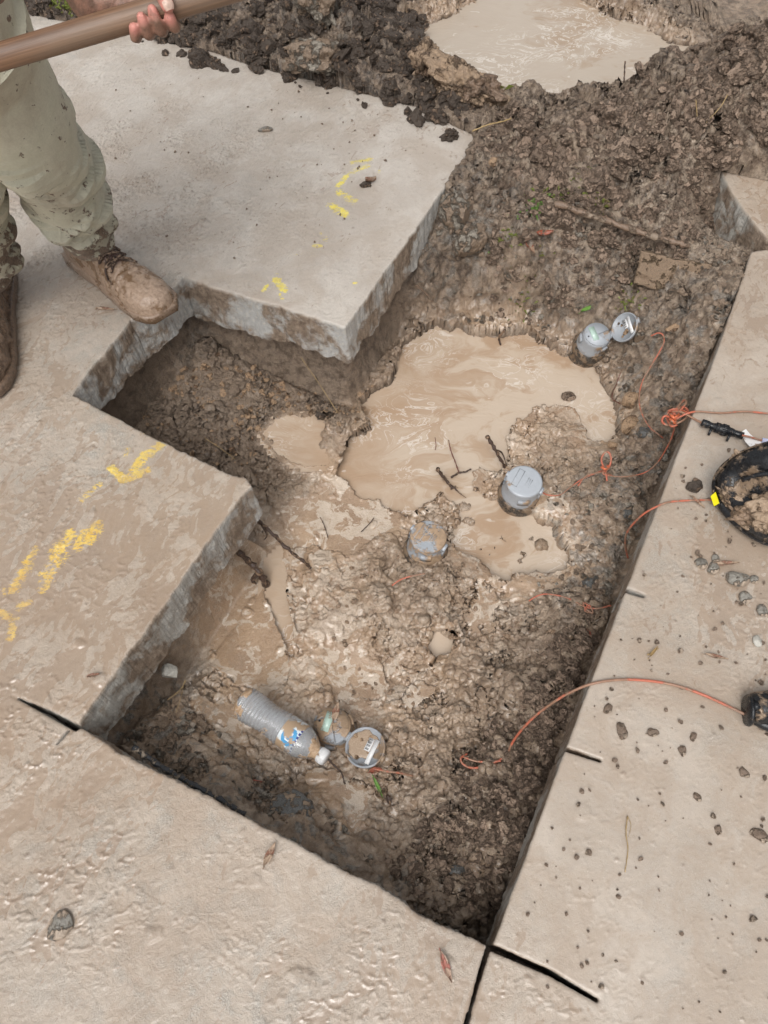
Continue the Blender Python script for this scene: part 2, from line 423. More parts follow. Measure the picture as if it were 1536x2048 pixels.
M = {}
M['mud'] = mud_material()
M['water'] = water_material('muddy_water', lin(172, 146, 121), lin(196, 180, 162), .9)
M['pond'] = water_material('pond_water', lin(164, 144, 123), lin(182, 170, 156), .3, (.36, .48))
M['slab'] = slab_material()
M['soilclod'] = plain('soil_clod', lin(138, 118, 101), .55, mud=.5, mudcol=lin(158, 136, 118), scale=40, bumpd=.004, var=.25)
M['darkclod'] = plain('dark_clod', lin(92, 80, 70), .5, mud=.35, mudcol=lin(140, 118, 100), scale=60, bumpd=.004, var=.25)
M['bigclay'] = plain('cracked_clay', lin(160, 136, 112), .6, mud=.45, mudcol=lin(126, 104, 86), scale=14, bumpd=.006, var=.2)
M['cakefilm'] = plain('silt_film', lin(172, 150, 128), .25, scale=60, bumpd=.0006, var=.08)
M['crumb'] = plain('mud_crumb', lin(132, 113, 97), .35, mud=.4, mudcol=lin(170, 152, 134), scale=60, bumpd=.002)
M['clay'] = plain('tan_clay', lin(172, 143, 114), .6, mud=.35, mudcol=lin(130, 104, 82), scale=30, bumpd=.004, var=.2)
M['stone'] = plain('grey_stone', lin(146, 141, 132), .4, mud=.5, mudcol=lin(168, 150, 132), scale=30, bumpd=.002)
M['rubble'] = plain('muddy_rubble', lin(158, 149, 136), .6, mud=.6, mudcol=lin(140, 121, 103), scale=22, bumpd=.005, var=.25)
M['slatestone'] = plain('dark_stone', lin(100, 100, 98), .3, mud=.4, mudcol=lin(150, 130, 110), scale=60, bumpd=.001)
M['palestone'] = plain('pale_stone', lin(186, 182, 172), .4, scale=50, bumpd=.001)
M['grey'] = plain('grey_plastic', lin(158, 162, 167), .38, mud=.40, scale=18, bumpd=.0005, var=.04)
M['greyface'] = plain('grey_plastic_face', lin(172, 177, 183), .35, mud=.24, scale=20, bumpd=.0003, var=.03)
M['greymuddy'] = plain('grey_plastic_muddy', lin(158, 163, 169), .38, mud=.62, mudcol=lin(176, 150, 124), scale=15, bumpd=.0008, var=.04)
M['collar'] = plain('dark_collar', lin(70, 64, 58), .3, mud=.55, mudcol=lin(132, 112, 92), scale=50, bumpd=.001)
M['brass'] = plain('muddy_fitting', lin(120, 102, 80), .45, mud=.75, mudcol=lin(146, 124, 102), scale=50, bumpd=.003)
M['lcd'] = plain('lcd_window', lin(182, 206, 194), .12, mud=.2, scale=60, bumpd=.0001, var=.05)
M['label'] = plain('white_label', lin(226, 226, 226), .3, mud=.15, scale=50, bumpd=.0001, var=.02)
M['ink'] = plain('black_ink', lin(30, 30, 34), .4, bumpd=.0001)
M['cable'] = plain('orange_cable', lin(188, 106, 82), .4, mud=.50, mudcol=lin(158, 122, 100), scale=22, bumpd=.0003, var=.08)
M['zip'] = plain('orange_tie', lin(226, 120, 80), .35, mud=.3, scale=60, bumpd=.0003)
M['black'] = plain('black_plastic', lin(30, 31, 34), .28, mud=.42, mudcol=lin(150, 128, 106), scale=20, bumpd=.0008)
M['blackclean'] = plain('black_connector', lin(24, 26, 30), .28, mud=.2, mudcol=lin(130, 112, 96), scale=60, bumpd=.0004)
M['yellow'] = plain('yellow_mark', lin(245, 232, 30), .4, bumpd=.0001, var=.02)
M['tagwhite'] = plain('white_tag', lin(236, 234, 232), .45, mud=.28, mudcol=lin(176, 146, 124), scale=30, bumpd=.0003, var=.02)
M['collarblue'] = plain('pale_sleeve', lin(200, 204, 232), .4, bumpd=.0002, var=.03)
M['stick'] = plain('wet_stick', lin(78, 60, 50), .35, mud=.4, mudcol=lin(146, 120, 98), scale=60, bumpd=.0012)
M['straw'] = plain('straw', lin(172, 146, 102), .5, scale=60, bumpd=.0003)
M['root'] = plain('reddish_root', lin(112, 68, 56), .45, mud=.35, scale=60, bumpd=.0005)
M['redleaf'] = plain('red_leaf', lin(158, 88, 66), .4, mud=.45, mudcol=lin(170, 140, 118), scale=50, bumpd=.0006)
M['pinkleaf'] = plain('pink_leaf', lin(176, 112, 98), .35, mud=.48, mudcol=lin(186, 158, 138), scale=70, bumpd=.0006)
M['mudleaf'] = plain('muddy_leaf', lin(146, 104, 84), .3, mud=.62, mudcol=lin(176, 152, 130), scale=40, bumpd=.0006)
M['greenleaf'] = plain('green_leaf', lin(112, 152, 70), .4, mud=.25, scale=60, bumpd=.0004)
M['weed'] = plain('weed', lin(132, 142, 70), .5, mud=.35, mudcol=lin(140, 118, 90), scale=50, bumpd=.0003)
M['board'] = plain('muddy_board', lin(150, 132, 114), .5, mud=.6, mudcol=lin(134, 112, 94), scale=30, bumpd=.002)
M['rebar'] = plain('black_cable', lin(58, 60, 64), .35, mud=.4, mudcol=lin(150, 136, 120), scale=70, bumpd=.0008)

# ------------------------------------------------------------------ the layout of the pit (pixels of the photograph -> ground plane)
def dline(p, q, L):   # continue the line p->q by L metres
    p = np.array(p[:2]); q = np.array(q[:2]); return tuple(q+(q-p)/np.linalg.norm(q-p)*L)
near = poly([(985, 1893), (1130, 1503), (1257, 1168), (1374, 860), (1440, 688), (1503, 503), (1545, 497), (1640, 488)])
far = poly([(-60, -4), (0, 14), (110, 38), (250, 63), (350, 88), (420, 102), (500, 130), (570, 148), (640, 163), (740, 190), (830, 213), (872, 232), (905, 250), (945, 268), (950, 287),
            (895, 366), (872, 398), (832, 458), (795, 508), (760, 556), (724, 610), (690, 655), (630, 636), (560, 613), (480, 590), (430, 576), (366, 552),
            (345, 575), (322, 600), (300, 618), (260, 640), (232, 680), (200, 715), (170, 752), (145, 790), (182, 808), (222, 832), (350, 896), (440, 940), (492, 958), (500, 972),
            (470, 1012), (420, 1078), (330, 1208), (240, 1332), (155, 1452), (240, 1505), (380, 1575), (500, 1640), (600, 1692), (700, 1746), (760, 1775), (840, 1830), (920, 1866), (976, 1893)])
pave = near+[dline(near[-2], near[-1], 6), (8, 0.), (6, -5.), (-6, -5.), (-9, 3.)]+[dline(far[1], far[0], 5)]+far
slots = [((985, 1896), (1100, 1946), .0050, .0044), ((1100, 1946), (1194, 2001), .0044, .003), ((978, 1893), (960, 1950), .0042, .0038), ((960, 1950), (938, 2030), .0036, .0024),
         ((152, 1455), (90, 1422), .0062, .0052), ((90, 1422), (26, 1392), .005, .0012), ((136, 1462), (100, 1504), .0028, .0008),
         ((1126, 1496), (1200, 1521), .0042, .0030), ((1240, 1176), (1286, 1191), .0060, .0044), ((938, 2030), (915, 2110), .004, .004)]
slots = [(W(*a)[:2], W(*b)[:2], ra, rb) for a, b, ra, rb in slots]
LV = -0.30; LP = -0.10; LN = -0.265; LT = -0.292
pool_main = poly([(808, 700), (822, 684), (850, 668), (872, 655), (900, 662), (935, 668), (980, 664), (1020, 668), (1055, 668), (1075, 690), (1120, 705), (1150, 712), (1185, 735), (1205, 760), (1232, 800), (1238, 850), (1236, 885), (1215, 895), (1185, 893), (1168, 893),
                  (1166, 860), (1158, 835), (1140, 815), (1112, 808), (1085, 812), (1060, 826), (1030, 842), (1022, 868), (1012, 895), (1015, 925), (990, 948), (960, 935), (945, 948), (945, 985), (985, 1000), (1030, 1022), (1075, 1040), (1108, 1050), (1128, 1082), (1142, 1110), (1138, 1140), (1110, 1160), (1060, 1158),
                  (1020, 1170), (985, 1160), (950, 1130), (915, 1110), (905, 1075), (920, 1030), (905, 1005), (880, 985), (862, 1010), (850, 1030), (815, 1045), (782, 1030), (758, 1002), (725, 1000), (700, 975), (675, 945), (690, 900), (740, 860), (722, 815), (745, 790), (775, 765), (790, 735)], LV)
pool_notch = poly([(530, 868), (552, 842), (585, 832), (640, 836), (655, 862), (650, 890), (658, 925), (625, 932), (590, 925), (555, 905)], LN)
pool_chan = poly([(545, 1120), (560, 1105), (572, 1150), (572, 1200), (585, 1260), (590, 1320), (580, 1325), (568, 1280), (548, 1230), (530, 1195), (535, 1150)], LT)
pool_small = poly([(850, 1282), (870, 1268), (898, 1278), (902, 1300), (880, 1320), (872, 1345), (862, 1335), (860, 1310)], LT)
pond = poly([(835, 75), (865, 45), (950, 8), (985, -30), (1140, -40), (1170, 5), (1235, 42), (1290, 55), (1330, 80), (1400, 92), (1400, 120), (1340, 130), (1280, 160), (1232, 186), (1200, 200), (1130, 214), (1060, 208), (1010, 196), (960, 172), (905, 158), (880, 125), (850, 105)], LP)

# grid shared by pavement and soil: fine in view, coarse outside
def grow(start, step, lim, g=1.35):
    out = []; p = start
    while abs(p) < lim: step *= g; p += step; out.append(p)
    return out
xd = np.arange(-1.30, 1.42, .0024)
xs = np.array(grow(-1.30, -.003, 40)[::-1]+list(xd)+grow(xd[-1], .003, 40))
ys_ = [-.13]
while ys_[-1] < 2.95: ys_.append(ys_[-1]+.0019+.0008*max(ys_[-1], 0))
ys = np.array(grow(-.13, -.0022, 40)[::-1]+ys_+grow(ys_[-1], .005, 60))
X, Y = np.meshgrid(xs.astype(f32), ys.astype(f32)); NY, NX = X.shape

# smooth maps from control points
def tps(ctrl, vals, cx, cy, lam=1e-4):
    P = np.asarray(ctrl, float); n = len(P)
    d = np.linalg.norm(P[:, None]-P[None], axis=2); K = d*d*np.log(d+1e-9)+lam*np.eye(n)
    A = np.zeros((n+3, n+3)); A[:n, :n] = K; A[:n, n] = 1; A[:n, n+1:] = P; A[n:, :n] = A[:n, n:].T
    s = np.linalg.solve(A, np.concatenate([vals, np.zeros(3)]))
    r = s[n]+s[n+1]*cx+s[n+2]*cy
    for i in range(n):
        q = (cx-P[i, 0])**2+(cy-P[i, 1])**2; r = r+s[i]*.5*q*np.log(q+1e-12)
    return r
def idw(ctrl, vals, cx, cy, sig=.09):
    P = np.asarray(ctrl, float); vals = np.asarray(vals, float); num = np.zeros(cx.shape+(vals.shape[1],)); den = np.zeros(cx.shape)+1e-12
    for i in range(len(P)):
        q = (cx-P[i, 0])**2+(cy-P[i, 1])**2; w = np.exp(-q/(2*sig*sig))+1e-4/(q+.01)
        num += w[..., None]*vals[i]; den += w
    return num/den[..., None]
gx = np.arange(-1.6, 1.85, .025); gy = np.arange(-.3, 3.6, .025); GX, GY = np.meshgrid(gx, gy)
def bil(G):
    u = np.clip((X-gx[0])/.025, 0, len(gx)-1.001); v = np.clip((Y-gy[0])/.025, 0, len(gy)-1.001)
    i = u.astype(int); j = v.astype(int); u = (u-i).astype(f32); v = (v-j).astype(f32)
    return (G[j, i]*(1-u)*(1-v)+G[j, i+1]*u*(1-v)+G[j+1, i]*(1-u)*v+G[j+1, i+1]*u*v).astype(f32)

# px, py, z, lump amp, clod, wet, grey, dark, pale, red
CT = [
 # notch on the left
 (300, 720, -.19, .5, .5, .0, .2, .5, 0, .9), (385, 655, -.17, .8, .6, 0, .5, .7, 0, .2), (430, 760, -.235, .3, .35, .05, 0, .35, 0, 1), (560, 790, -.262, .35, .4, .05, 0, .4, 0, .9), (300, 815, -.23, .5, .6, 0, 0, .6, 0, .9),
 (400, 870, -.25, .5, .6, 0, 0, .4, 0, .9), (460, 700, -.215, .4, .4, 0, 0, .4, 0, 1), (600, 720, -.225, .6, .5, 0, 0, .6, 0, .7), (700, 740, -.225, .8, .6, 0, .1, .8, 0, .6), (690, 820, -.25, .6, .6, .0, 0, .6, 0, .5), (480, 910, -.262, .5, .7, 0, 0, .5, 0, .8),
 (560, 950, -.272, .4, .6, .1, 0, .3, 0, .6), (520, 1000, -.278, .3, .5, .4, 0, .1, .2, .3), (660, 980, -.288, .15, .1, .9, 0, 0, .6, 0), (600, 640, -.17, .5, .5, 0, 0, .8, 0, .4), (500, 640, -.16, .5, .5, 0, .2, .8, 0, .4),
 (700, 700, -.19, .8, .6, 0, .0, .9, 0, .6), (770, 690, -.22, .8, .5, 0, 0, .6, 0, .9), (670, 860, -.25, .5, .7, .1, 0, .5, 0, .4),
 # slurry in the middle
 (600, 1040, -.287, .12, .08, 1, 0, 0, .9, 0), (560, 1080, -.286, .12, .08, 1, 0, 0, .7, 0), (700, 1080, -.285, .15, .1, 1, 0, 0, .8, 0), (640, 1160, -.275, .2, .12, 1, 0, 0, .5, 0), (640, 1260, -.262, .25, .15, .95, 0, 0, .3, 0),
 (480, 1180, -.278, .15, .15, 1, 0, 0, .8, 0), (500, 1280, -.283, .1, .05, 1, 0, 0, .9, 0), (440, 1240, -.276, .1, .1, 1, .1, 0, .8, 0), (520, 1350, -.278, .12, .05, 1, 0, 0, .8, 0), (430, 1330, -.27, .2, .2, .8, .2, .1, .6, 0),
 (400, 1180, -.26, .4, .4, .4, .5, .6, .1, 0), (450, 1110, -.265, .4, .4, .4, .2, .5, .2, 0), (340, 1300, -.25, .4, .4, .3, .5, .5, .1, 0), (290, 1380, -.21, .5, .5, .2, .9, .6, 0, 0), (300, 1480, -.17, .4, .5, .3, 1, .5, 0, 0),
 (700, 1330, -.277, .08, .05, 1, .1, 0, .9, 0), (740, 1380, -.276, .08, .05, 1, 0, 0, .9, 0), (620, 1390, -.25, .3, .3, .9, 0, .1, .2, 0), (770, 1230, -.25, .5, .5, .7, 0, 0, .3, 0), (720, 1150, -.265, .4, .4, .7, 0, .1, .4, 0),
 (850, 1200, -.235, .7, .5, .5, .1, .2, .1, 0), (940, 1150, -.245, .6, .5, .6, .1, .1, .2, 0), (858, 1140, -.232, .5, .4, .6, .1, .2, .1, 0), (850, 1098, -.280, .2, .4, .6, .1, .2, .1, 0), (790, 1150, -.25, .6, .5, .5, .2, .6, 0, 0), (830, 1280, -.265, .5, .4, .8, 0, 0, .4, 0),
 (940, 1240, -.262, .5, .4, .8, .1, 0, .5, 0), (980, 1190, -.272, .4, .3, .9, .1, 0, .6, 0), (1050, 1200, -.25, .6, .5, .5, .3, .2, .3, 0), (880, 970, -.293, .4, .5, .6, 0, .2, .2, 0), (900, 1060, -.288, .3, .5, .6, 0, .2, .2, 0), (830, 1060, -.285, .3, .3, .7, 0, .2, .2, 0),
 # lower left of the pit
 (350, 1440, -.21, .4, .4, .6, .7, .2, .2, 0), (420, 1430, -.235, .2, .15, .95, .1, 0, .6, 0), (470, 1480, -.235, .25, .15, .95, .1, 0, .4, 0), (560, 1450, -.235, .2, .1, .95, 0, 0, .3, 0), (420, 1530, -.16, .3, .4, .7, .7, .3, .3, 0),
 (520, 1580, -.185, .3, .5, .5, .8, .5, .1, 0), (600, 1640, -.11, .4, .6, .3, .9, .6, 0, 0), (620, 1560, -.215, .15, .15, .95, .2, 0, .8, 0), (700, 1600, -.21, .2, .15, .95, .1, 0, .8, 0), (680, 1680, -.15, .3, .3, .7, .7, .1, .4, 0),
 (760, 1680, -.185, .3, .3, .8, .1, .2, .3, 0), (330, 1548, -.07, .2, .5, .2, 1, .1, .2, 0), (400, 1588, -.05, .2, .5, .2, 1, 0, .2, 0), (480, 1628, -.045, .2, .5, .2, 1, 0, .2, 0), (560, 1668, -.05, .2, .5, .2, 1, 0, .2, 0), (640, 1706, -.055, .2, .5, .2, 1, 0, .2, 0), (720, 1748, -.06, .2, .5, .2, 1, 0, .2, 0), (800, 1795, -.08, .2, .5, .2, .8, .1, .2, 0), (700, 1500, -.235, .25, .2, .9, .1, 0, .3, 0), (640, 1480, -.235, .2, .2, .9, 0, 0, .3, 0),
 # lower right of the pit
 (800, 1470, -.235, .4, .35, .8, 0, .1, .2, 0), (880, 1400, -.25, .4, .4, .8, 0, 0, .3, 0), (800, 1560, -.22, .5, .4, .8, 0, .2, .2, 0), (960, 1330, -.25, .5, .45, .7, 0, .1, .2, 0), (1080, 1290, -.235, .6, .7, .4, 0, .4, .1, 0),
 (1150, 1240, -.21, .6, .6, .35, .2, .4, 0, 0), (1150, 1350, -.18, .6, .9, .2, 0, .4, 0, 0), (1000, 1400, -.235, .6, .6, .5, 0, .3, .1, 0), (1070, 1450, -.19, .7, .8, .35, 0, .35, 0, 0), (960, 1500, -.215, .8, .8, .3, 0, .4, .1, 0), (880, 1540, -.225, .6, .6, .5, 0, .2, .1, 0),
 (1050, 1560, -.16, .8, .8, .35, 0, .3, 0, 0), (870, 1640, -.175, .6, .35, .7, 0, .2, .2, 0), (950, 1650, -.15, .8, .5, .5, 0, .3, 0, 0), (1020, 1670, -.13, .7, .6, .45, .1, .25, 0, 0), (860, 1740, -.14, .5, .6, .4, .2, .4, .1, 0),
 (940, 1760, -.15, .7, .8, .3, .2, .35, 0, 0), (980, 1830, -.145, .5, .7, .3, .2, .4, 0, 0), (1010, 1760, -.13, .5, .6, .3, .2, .5, 0, 0), (780, 1740, -.13, .4, .4, .5, .5, .3, .2, 0), (1100, 1400, -.17, .6, .8, .3, 0, .4, 0, 0),
 # right bank
 (1180, 1180, -.235, .4, .4, .5, .7, .4, .2, 0), (1200, 1090, -.24, .4, .4, .5, .6, .3, .3, 0), (1100, 980, -.262, .3, .4, .6, .4, .1, .3, 0), (1180, 1000, -.245, .4, .4, .4, .6, .2, .2, 0), (1270, 960, -.22, .4, .5, .2, .7, .5, .1, 0),
 (1080, 900, -.278, .3, .4, .7, .1, .1, .3, 0), (1120, 850, -.278, .5, .3, .8, 0, .1, .2, 0), (1150, 940, -.255, .4, .5, .4, .3, .3, .1, 0), (1300, 870, -.205, .5, .5, .1, .8, .6, 0, 0), (1280, 800, -.21, .4, .4, .2, .6, .5, .1, 0),
 (1340, 760, -.15, .4, .5, .1, .5, .5, 0, 0), (1250, 720, -.235, .5, .5, .1, .7, .7, 0, 0), (1350, 680, -.11, .5, .5, .1, .5, .5, 0, 0), (1150, 690, -.265, .5, .5, .2, .4, .8, 0, 0), (1260, 640, -.17, .5, .6, .1, .5, .5, 0, 0), (1410, 640, -.04, .4, .5, .1, .9, .2, 0, 0),
 (1130, 640, -.21, .6, .6, .1, .6, .6, 0, 0), (1200, 590, -.15, .6, .7, 0, .5, .5, 0, 0), (1080, 600, -.2, .7, .6, .1, .4, .8, 0, 0), (1300, 610, -.12, .6, .8, 0, .4, .5, 0, 0), (1424, 440, -.10, .4, .4, 0, .2, .7, 0, 0), (1470, 478, -.09, .3, .4, 0, .2, .6, 0, 0), (1505, 492, -.05, .3, .4, 0, .2, .5, 0, 0), (1400, 560, -.03, .5, .6, 0, .4, .4, 0, 0), (1460, 520, -.01, .4, .5, .1, .3, .3, 0, 0),
 (960, 640, -.25, .5, .4, .5, 0, .2, .1, .6), (1020, 650, -.262, .4, .3, .6, 0, .2, .1, .5), (880, 600, -.235, .8, .5, 0, .2, .9, 0, .6), (830, 620, -.2, .8, .4, 0, .1, .7, 0, .9), (810, 660, -.25, .6, .4, 0, .0, .6, 0, 1), (960, 560, -.10, .8, .7, 0, .6, .8, 0, 0),
 (870, 540, -.13, .7, .8, 0, .9, .8, 0, 0), (1040, 540, -.1, .7, .7, 0, .5, .5, 0, 0), (1150, 530, -.09, .6, .8, 0, .3, .4, 0, 0), (1290, 540, -.09, .5, .7, 0, .3, .5, 0, 0), (960, 470, -.05, .6, .8, 0, .8, .6, 0, 0), (1060, 460, -.03, .6, .8, 0, .2, .6, 0, 0),
 (1200, 470, -.04, .5, .6, 0, .1, .7, 0, .2), (1330, 500, -.03, .5, .6, 0, .1, .6, 0, 0), (1180, 400, .01, .5, .7, 0, 0, .3, 0, 0), (1300, 430, .0, .5, .6, 0, 0, .35, 0, 0), (1390, 440, -.01, .4, .6, 0, 0, .3, 0, 0), (1040, 390, .01, .6, .9, 0, .2, .5, 0, 0), (970, 400, -.01, .6, .8, 0, .6, .6, 0, 0),
 # the mound and the pond's rim
 (980, 330, .02, .8, .9, 0, .1, .4, 0, 0), (1060, 290, .035, .7, .8, 0, 0, .25, .2, 0), (1150, 310, .04, .7, .9, 0, 0, .2, 0, 0), (1250, 300, .06, .7, 1, 0, 0, .3, 0, 0), (1370, 320, .05, .8, 1, 0, 0, .3, 0, 0), (1440, 330, .03, .5, .8, 0, 0, .3, 0, 0), (1530, 330, .06, .5, .8, 0, 0, .2, 0, 0),
 (1040, 230, .0, .5, .8, 0, 0, .5, 0, 0), (1130, 235, .01, .5, .8, 0, 0, .5, 0, 0), (1200, 215, .03, .6, .9, 0, 0, .6, 0, 0), (1260, 180, .08, .7, 1, 0, 0, .6, 0, 0), (1330, 150, .12, .8, 1, 0, 0, .6, 0, 0), (1350, 230, .11, .8, 1, 0, 0, .3, 0, 0), (1450, 190, .13, .8, 1, 0, 0, .4, 0, 0), (1530, 220, .15, .8, 1, 0, 0, .4, 0, 0),
 (985, 215, .03, .5, .7, 0, 0, .6, 0, 0), (940, 180, .03, .5, .5, 0, 0, .3, .2, .5), (870, 150, .03, .6, .8, 0, 0, .5, 0, 0), (800, 150, .04, .7, .9, 0, .2, .8, 0, 0), (820, 60, .03, .7, .9, 0, 0, .9, 0, 0), (740, 110, .09, .9, .9, 0, .2, 1, 0, 0), (640, 110, .07, .8, .8, 0, .6, .6, 0, 0), (650, 30, .12, 1, .9, 0, .5, .8, 0, 0), (540, 60, .07, .9, .9, 0, .2, .9, 0, 0),
 (440, 40, .07, .8, .9, 0, .1, .9, 0, 0), (350, 20, .06, .7, .8, 0, 0, 1, 0, 0), (200, 0, .04, .5, .6, 0, 0, 1, 0, 0), (60, -20, .03, .4, .6, 0, 0, 1, 0, 0), (760, 10, .08, .8, .9, 0, 0, 1, 0, 0), (880, 0, -.02, .6, .8, .2, 0, .8, 0, 0), (1200, -20, .04, .7, .9, 0, 0, 1, 0, 0), (1290, 10, .1, .8, .9, 0, 0, 1, 0, 0),
 (1420, 60, .12, .8, .9, 0, 0, .9, 0, .2), (1500, 110, .12, .8, .8, 0, 0, .9, 0, .2), (1480, 10, .19, .6, .6, .0, .1, .2, .3, 0), (1560, 30, .24, .6, .6, 0, .1, .1, .3, 0), (1420, -40, .18, .6, .6, 0, .1, .5, .3, 0), (1420, 110, -.03, .5, .7, .2, 0, .9, 0, 0), (1050, -60, -.08, .5, .7, .2, 0, .8, 0, 0)]
CT = np.array(CT, float)
cxy = np.array([W(a, b, z)[:2] for a, b, z in CT[:, :3]])
Zc = np.clip(tps(cxy, CT[:, 2], GX, GY, 2e-4), -.33, .40)
AT = idw(cxy, CT[:, 3:], GX, GY, .055)
Z = bil(Zc); amp, clo, wet, gry, drk, pal, red = [bil(AT[..., k]) for k in range(7)]
farf = sst(2.9, 6, np.hypot(X, Y)); Z = Z*(1-farf)+.05*farf

# warped coordinates for the mud
wx = X+.018*fbm(X*9, Y*9, 3, 101); wy = Y+.018*fbm(X*9, Y*9, 3, 131)
wx2 = X+.006*fbm(X*38, Y*38, 2, 201)+.01*fbm(X*14, Y*14, 2, 211); wy2 = Y+.006*fbm(X*38, Y*38, 2, 231)+.01*fbm(X*14, Y*14, 2, 241)
lump = fbm(wx*9, wy*9, 5, 1)
ridge = fbm(wx2*26, wy2*26, 4, 31, mode=1)
bill = fbm(wx2*55, wy2*55, 4, 51, mode=2)
cl1 = clods(wx2*17, wy2*17, 3, .25, .62)/17; cl2 = clods(wx2*42, wy2*42, 21, .25, .6)/42; cl3 = clods(wx2*95, wy2*95, 41, .25, .6)/95; cl4 = clods(wx2*27+5, wy2*27, 77, .12, .4, .45)/27
fine = fbm(wx2*130, wy2*130, 3, 71)
swirl = 0
wx3 = wx2+.004*fbm(X*90, Y*90, 2, 251); wy3 = wy2+.004*fbm(X*90, Y*90, 2, 261)
fa, ca = facets(wx3*15, wy3*15, 900); fb, cb = facets(wx3*36, wy3*36, 920); fc, cc = facets(wx3*85, wy3*85, 940)
crumb_ = fbm(wx3*48, wy3*48, 4, 955, .72)
f0, c0_ = facets(wx3*8, wy3*8, 880)
plates = .034*f0*sst(.5, .9, clo)+.036*fa*(.35+.65*sst(-.25, .35, lump))+.0165*fb+.0085*fc-.008*(1-sst(0, .16, cb))*sst(.2, .6, fb)-.004*(1-sst(0, .2, cc))+.010*crumb_
rf_ = fbm(wx3*70, wy3*70, 4, 961, .65, mode=1); pm_ = sst(-.22, .22, fbm(X*8+3, Y*8, 4, 971)); fold_ = fbm(wx*6.5, wy*6.5, 4, 981, mode=1); big_ = fbm(X*4.2, Y*4.2, 3, 991)
pitz = sst(.05, -.08, Z)
detail = (amp*(lump*.034+ridge*.007) + .0035*lump + pitz*(.3+amp)*(.016*fold_+.014*big_)
          + clo**1.8*(.55+.45*pm_)*(1.35*plates+.35*cl2+.25*cl3+fine*.003)+pm_*clo*(1-clo)*(1.1*cl2+.9*cl3)
          + (1-clo)*(bill*.0020*(.15+amp)*sst(-.3, .3, lump)+.0008*fine) + wet*.45*cl4*pm_ + wet*(1-clo)*(.0008*ridge+.0007*rf_*pm_))
detail -= clo**1.8*.032
gby, gbx = np.gradient(Z, ys, xs); stB = sst(.45, 1.5, np.sqrt(gbx**2+gby**2)); sdm_ = sdf_poly(X, Y, pool_main); stB = np.maximum(stB, sst(-.235, -.18, Z)*(1-sst(.05, .10, sdm_))); detail = detail*(1-.75*stB)
detail = detail*(1-.8*np.exp(-(np.maximum(sdm_, 0)/.05)**2)*(sdm_ > 0)*sst(-.285, -.255, Z))
# shallow films of slurry lying flat between the lumps
films = [[(440, 1150), (520, 1170), (560, 1230), (578, 1290), (574, 1340), (540, 1380), (470, 1370), (420, 1330), (420, 1230)], [(655, 1300), (700, 1285), (760, 1330), (775, 1380), (740, 1405), (680, 1400), (640, 1370)],
         [(560, 1010), (620, 985), (680, 950), (740, 985), (790, 1020), (810, 1060), (740, 1080), (700, 1120), (640, 1090), (570, 1080)], [(610, 1540), (690, 1560), (740, 1600), (740, 1680), (690, 1690), (620, 1610)], [(960, 1170), (1000, 1190), (960, 1270), (925, 1290), (935, 1230)],
         [(395, 1405), (470, 1400), (500, 1500), (440, 1520), (390, 1460)], [(1060, 1010), (1110, 1030), (1150, 1060), (1130, 1000), (1090, 985)], [(820, 1360), (880, 1370), (860, 1420), (800, 1420)]]
sd_f = np.full_like(X, 9)
for pf in films: sd_f = np.minimum(sd_f, sdf_poly(X, Y, poly(pf, -.275)))
sd_f = sd_f+.022*fbm(X*20, Y*20, 4, 331)+.006*fbm(X*80, Y*80, 2, 341)
film = 1-sst(-.003, .003, sd_f); detail = detail*(1-film)+film*(.05*detail+.30*cl4-.001)
wet = np.maximum(wet, film); pal = np.clip(np.maximum(pal, film*1.0), 0, 1)
# spoil heaped against the far edge slopes down to the pavement instead of standing as a wall
sdq = sdf_poly(X, Y, pave); capz = .004+np.maximum(sdq, 0)*.95+.020*lump+.55*detail+.004
Zt0 = np.where((Z > -.03) & (sdq > 0), np.minimum(Z+detail, np.maximum(capz, -.03)), Z+detail)
# standing water
SW = []
jit = .012*fbm(X*22, Y*22, 4, 301)+.006*fbm(X*70, Y*70, 2, 311)
sd_main = sdf_poly(X, Y, pool_main)+jit
sd_n = sdf_poly(X, Y, pool_notch)+jit*.8
sd_c = sdf_poly(X, Y, pool_chan)+jit*.35
sd_s = sdf_poly(X, Y, pool_small)+jit*.4
sd_p = sdf_poly(X, Y, pond)+jit*1.6
Zt = Zt0
shore = 0
for sd, lv, fall in ((sd_main, LV, .085), (sd_n, LN, .035), (sd_c, LT, .02), (sd_s, LT, .03), (sd_p, LP, .16)):
    near_ = 1-sst(0, fall, sd)
    target = lv+.0015+np.maximum(sd, 0)*.35+np.maximum(detail, 0)*sst(0, fall*.6, sd)*.8
    Zt = np.where(sd > 0, Zt*(1-near_)+np.maximum(np.minimum(Zt, target+.03), lv+.001+sd*.15)*near_, Zt)
    ins = sst(0, .012, -sd)
    Zt = np.where(sd <= 0, np.minimum(Zt*(1-sst(0, .004, -sd))+(lv-.001)*sst(0, .004, -sd), lv-.0005)-.02*ins, Zt)
    shore = np.maximum(shore, near_*(sd > 0))
Zt = np.where(sd_p > 0, np.minimum(Zt, LP+.003+sd_p*.95+.5*np.maximum(detail, 0)+.01*np.maximum(lump, 0)), Zt)
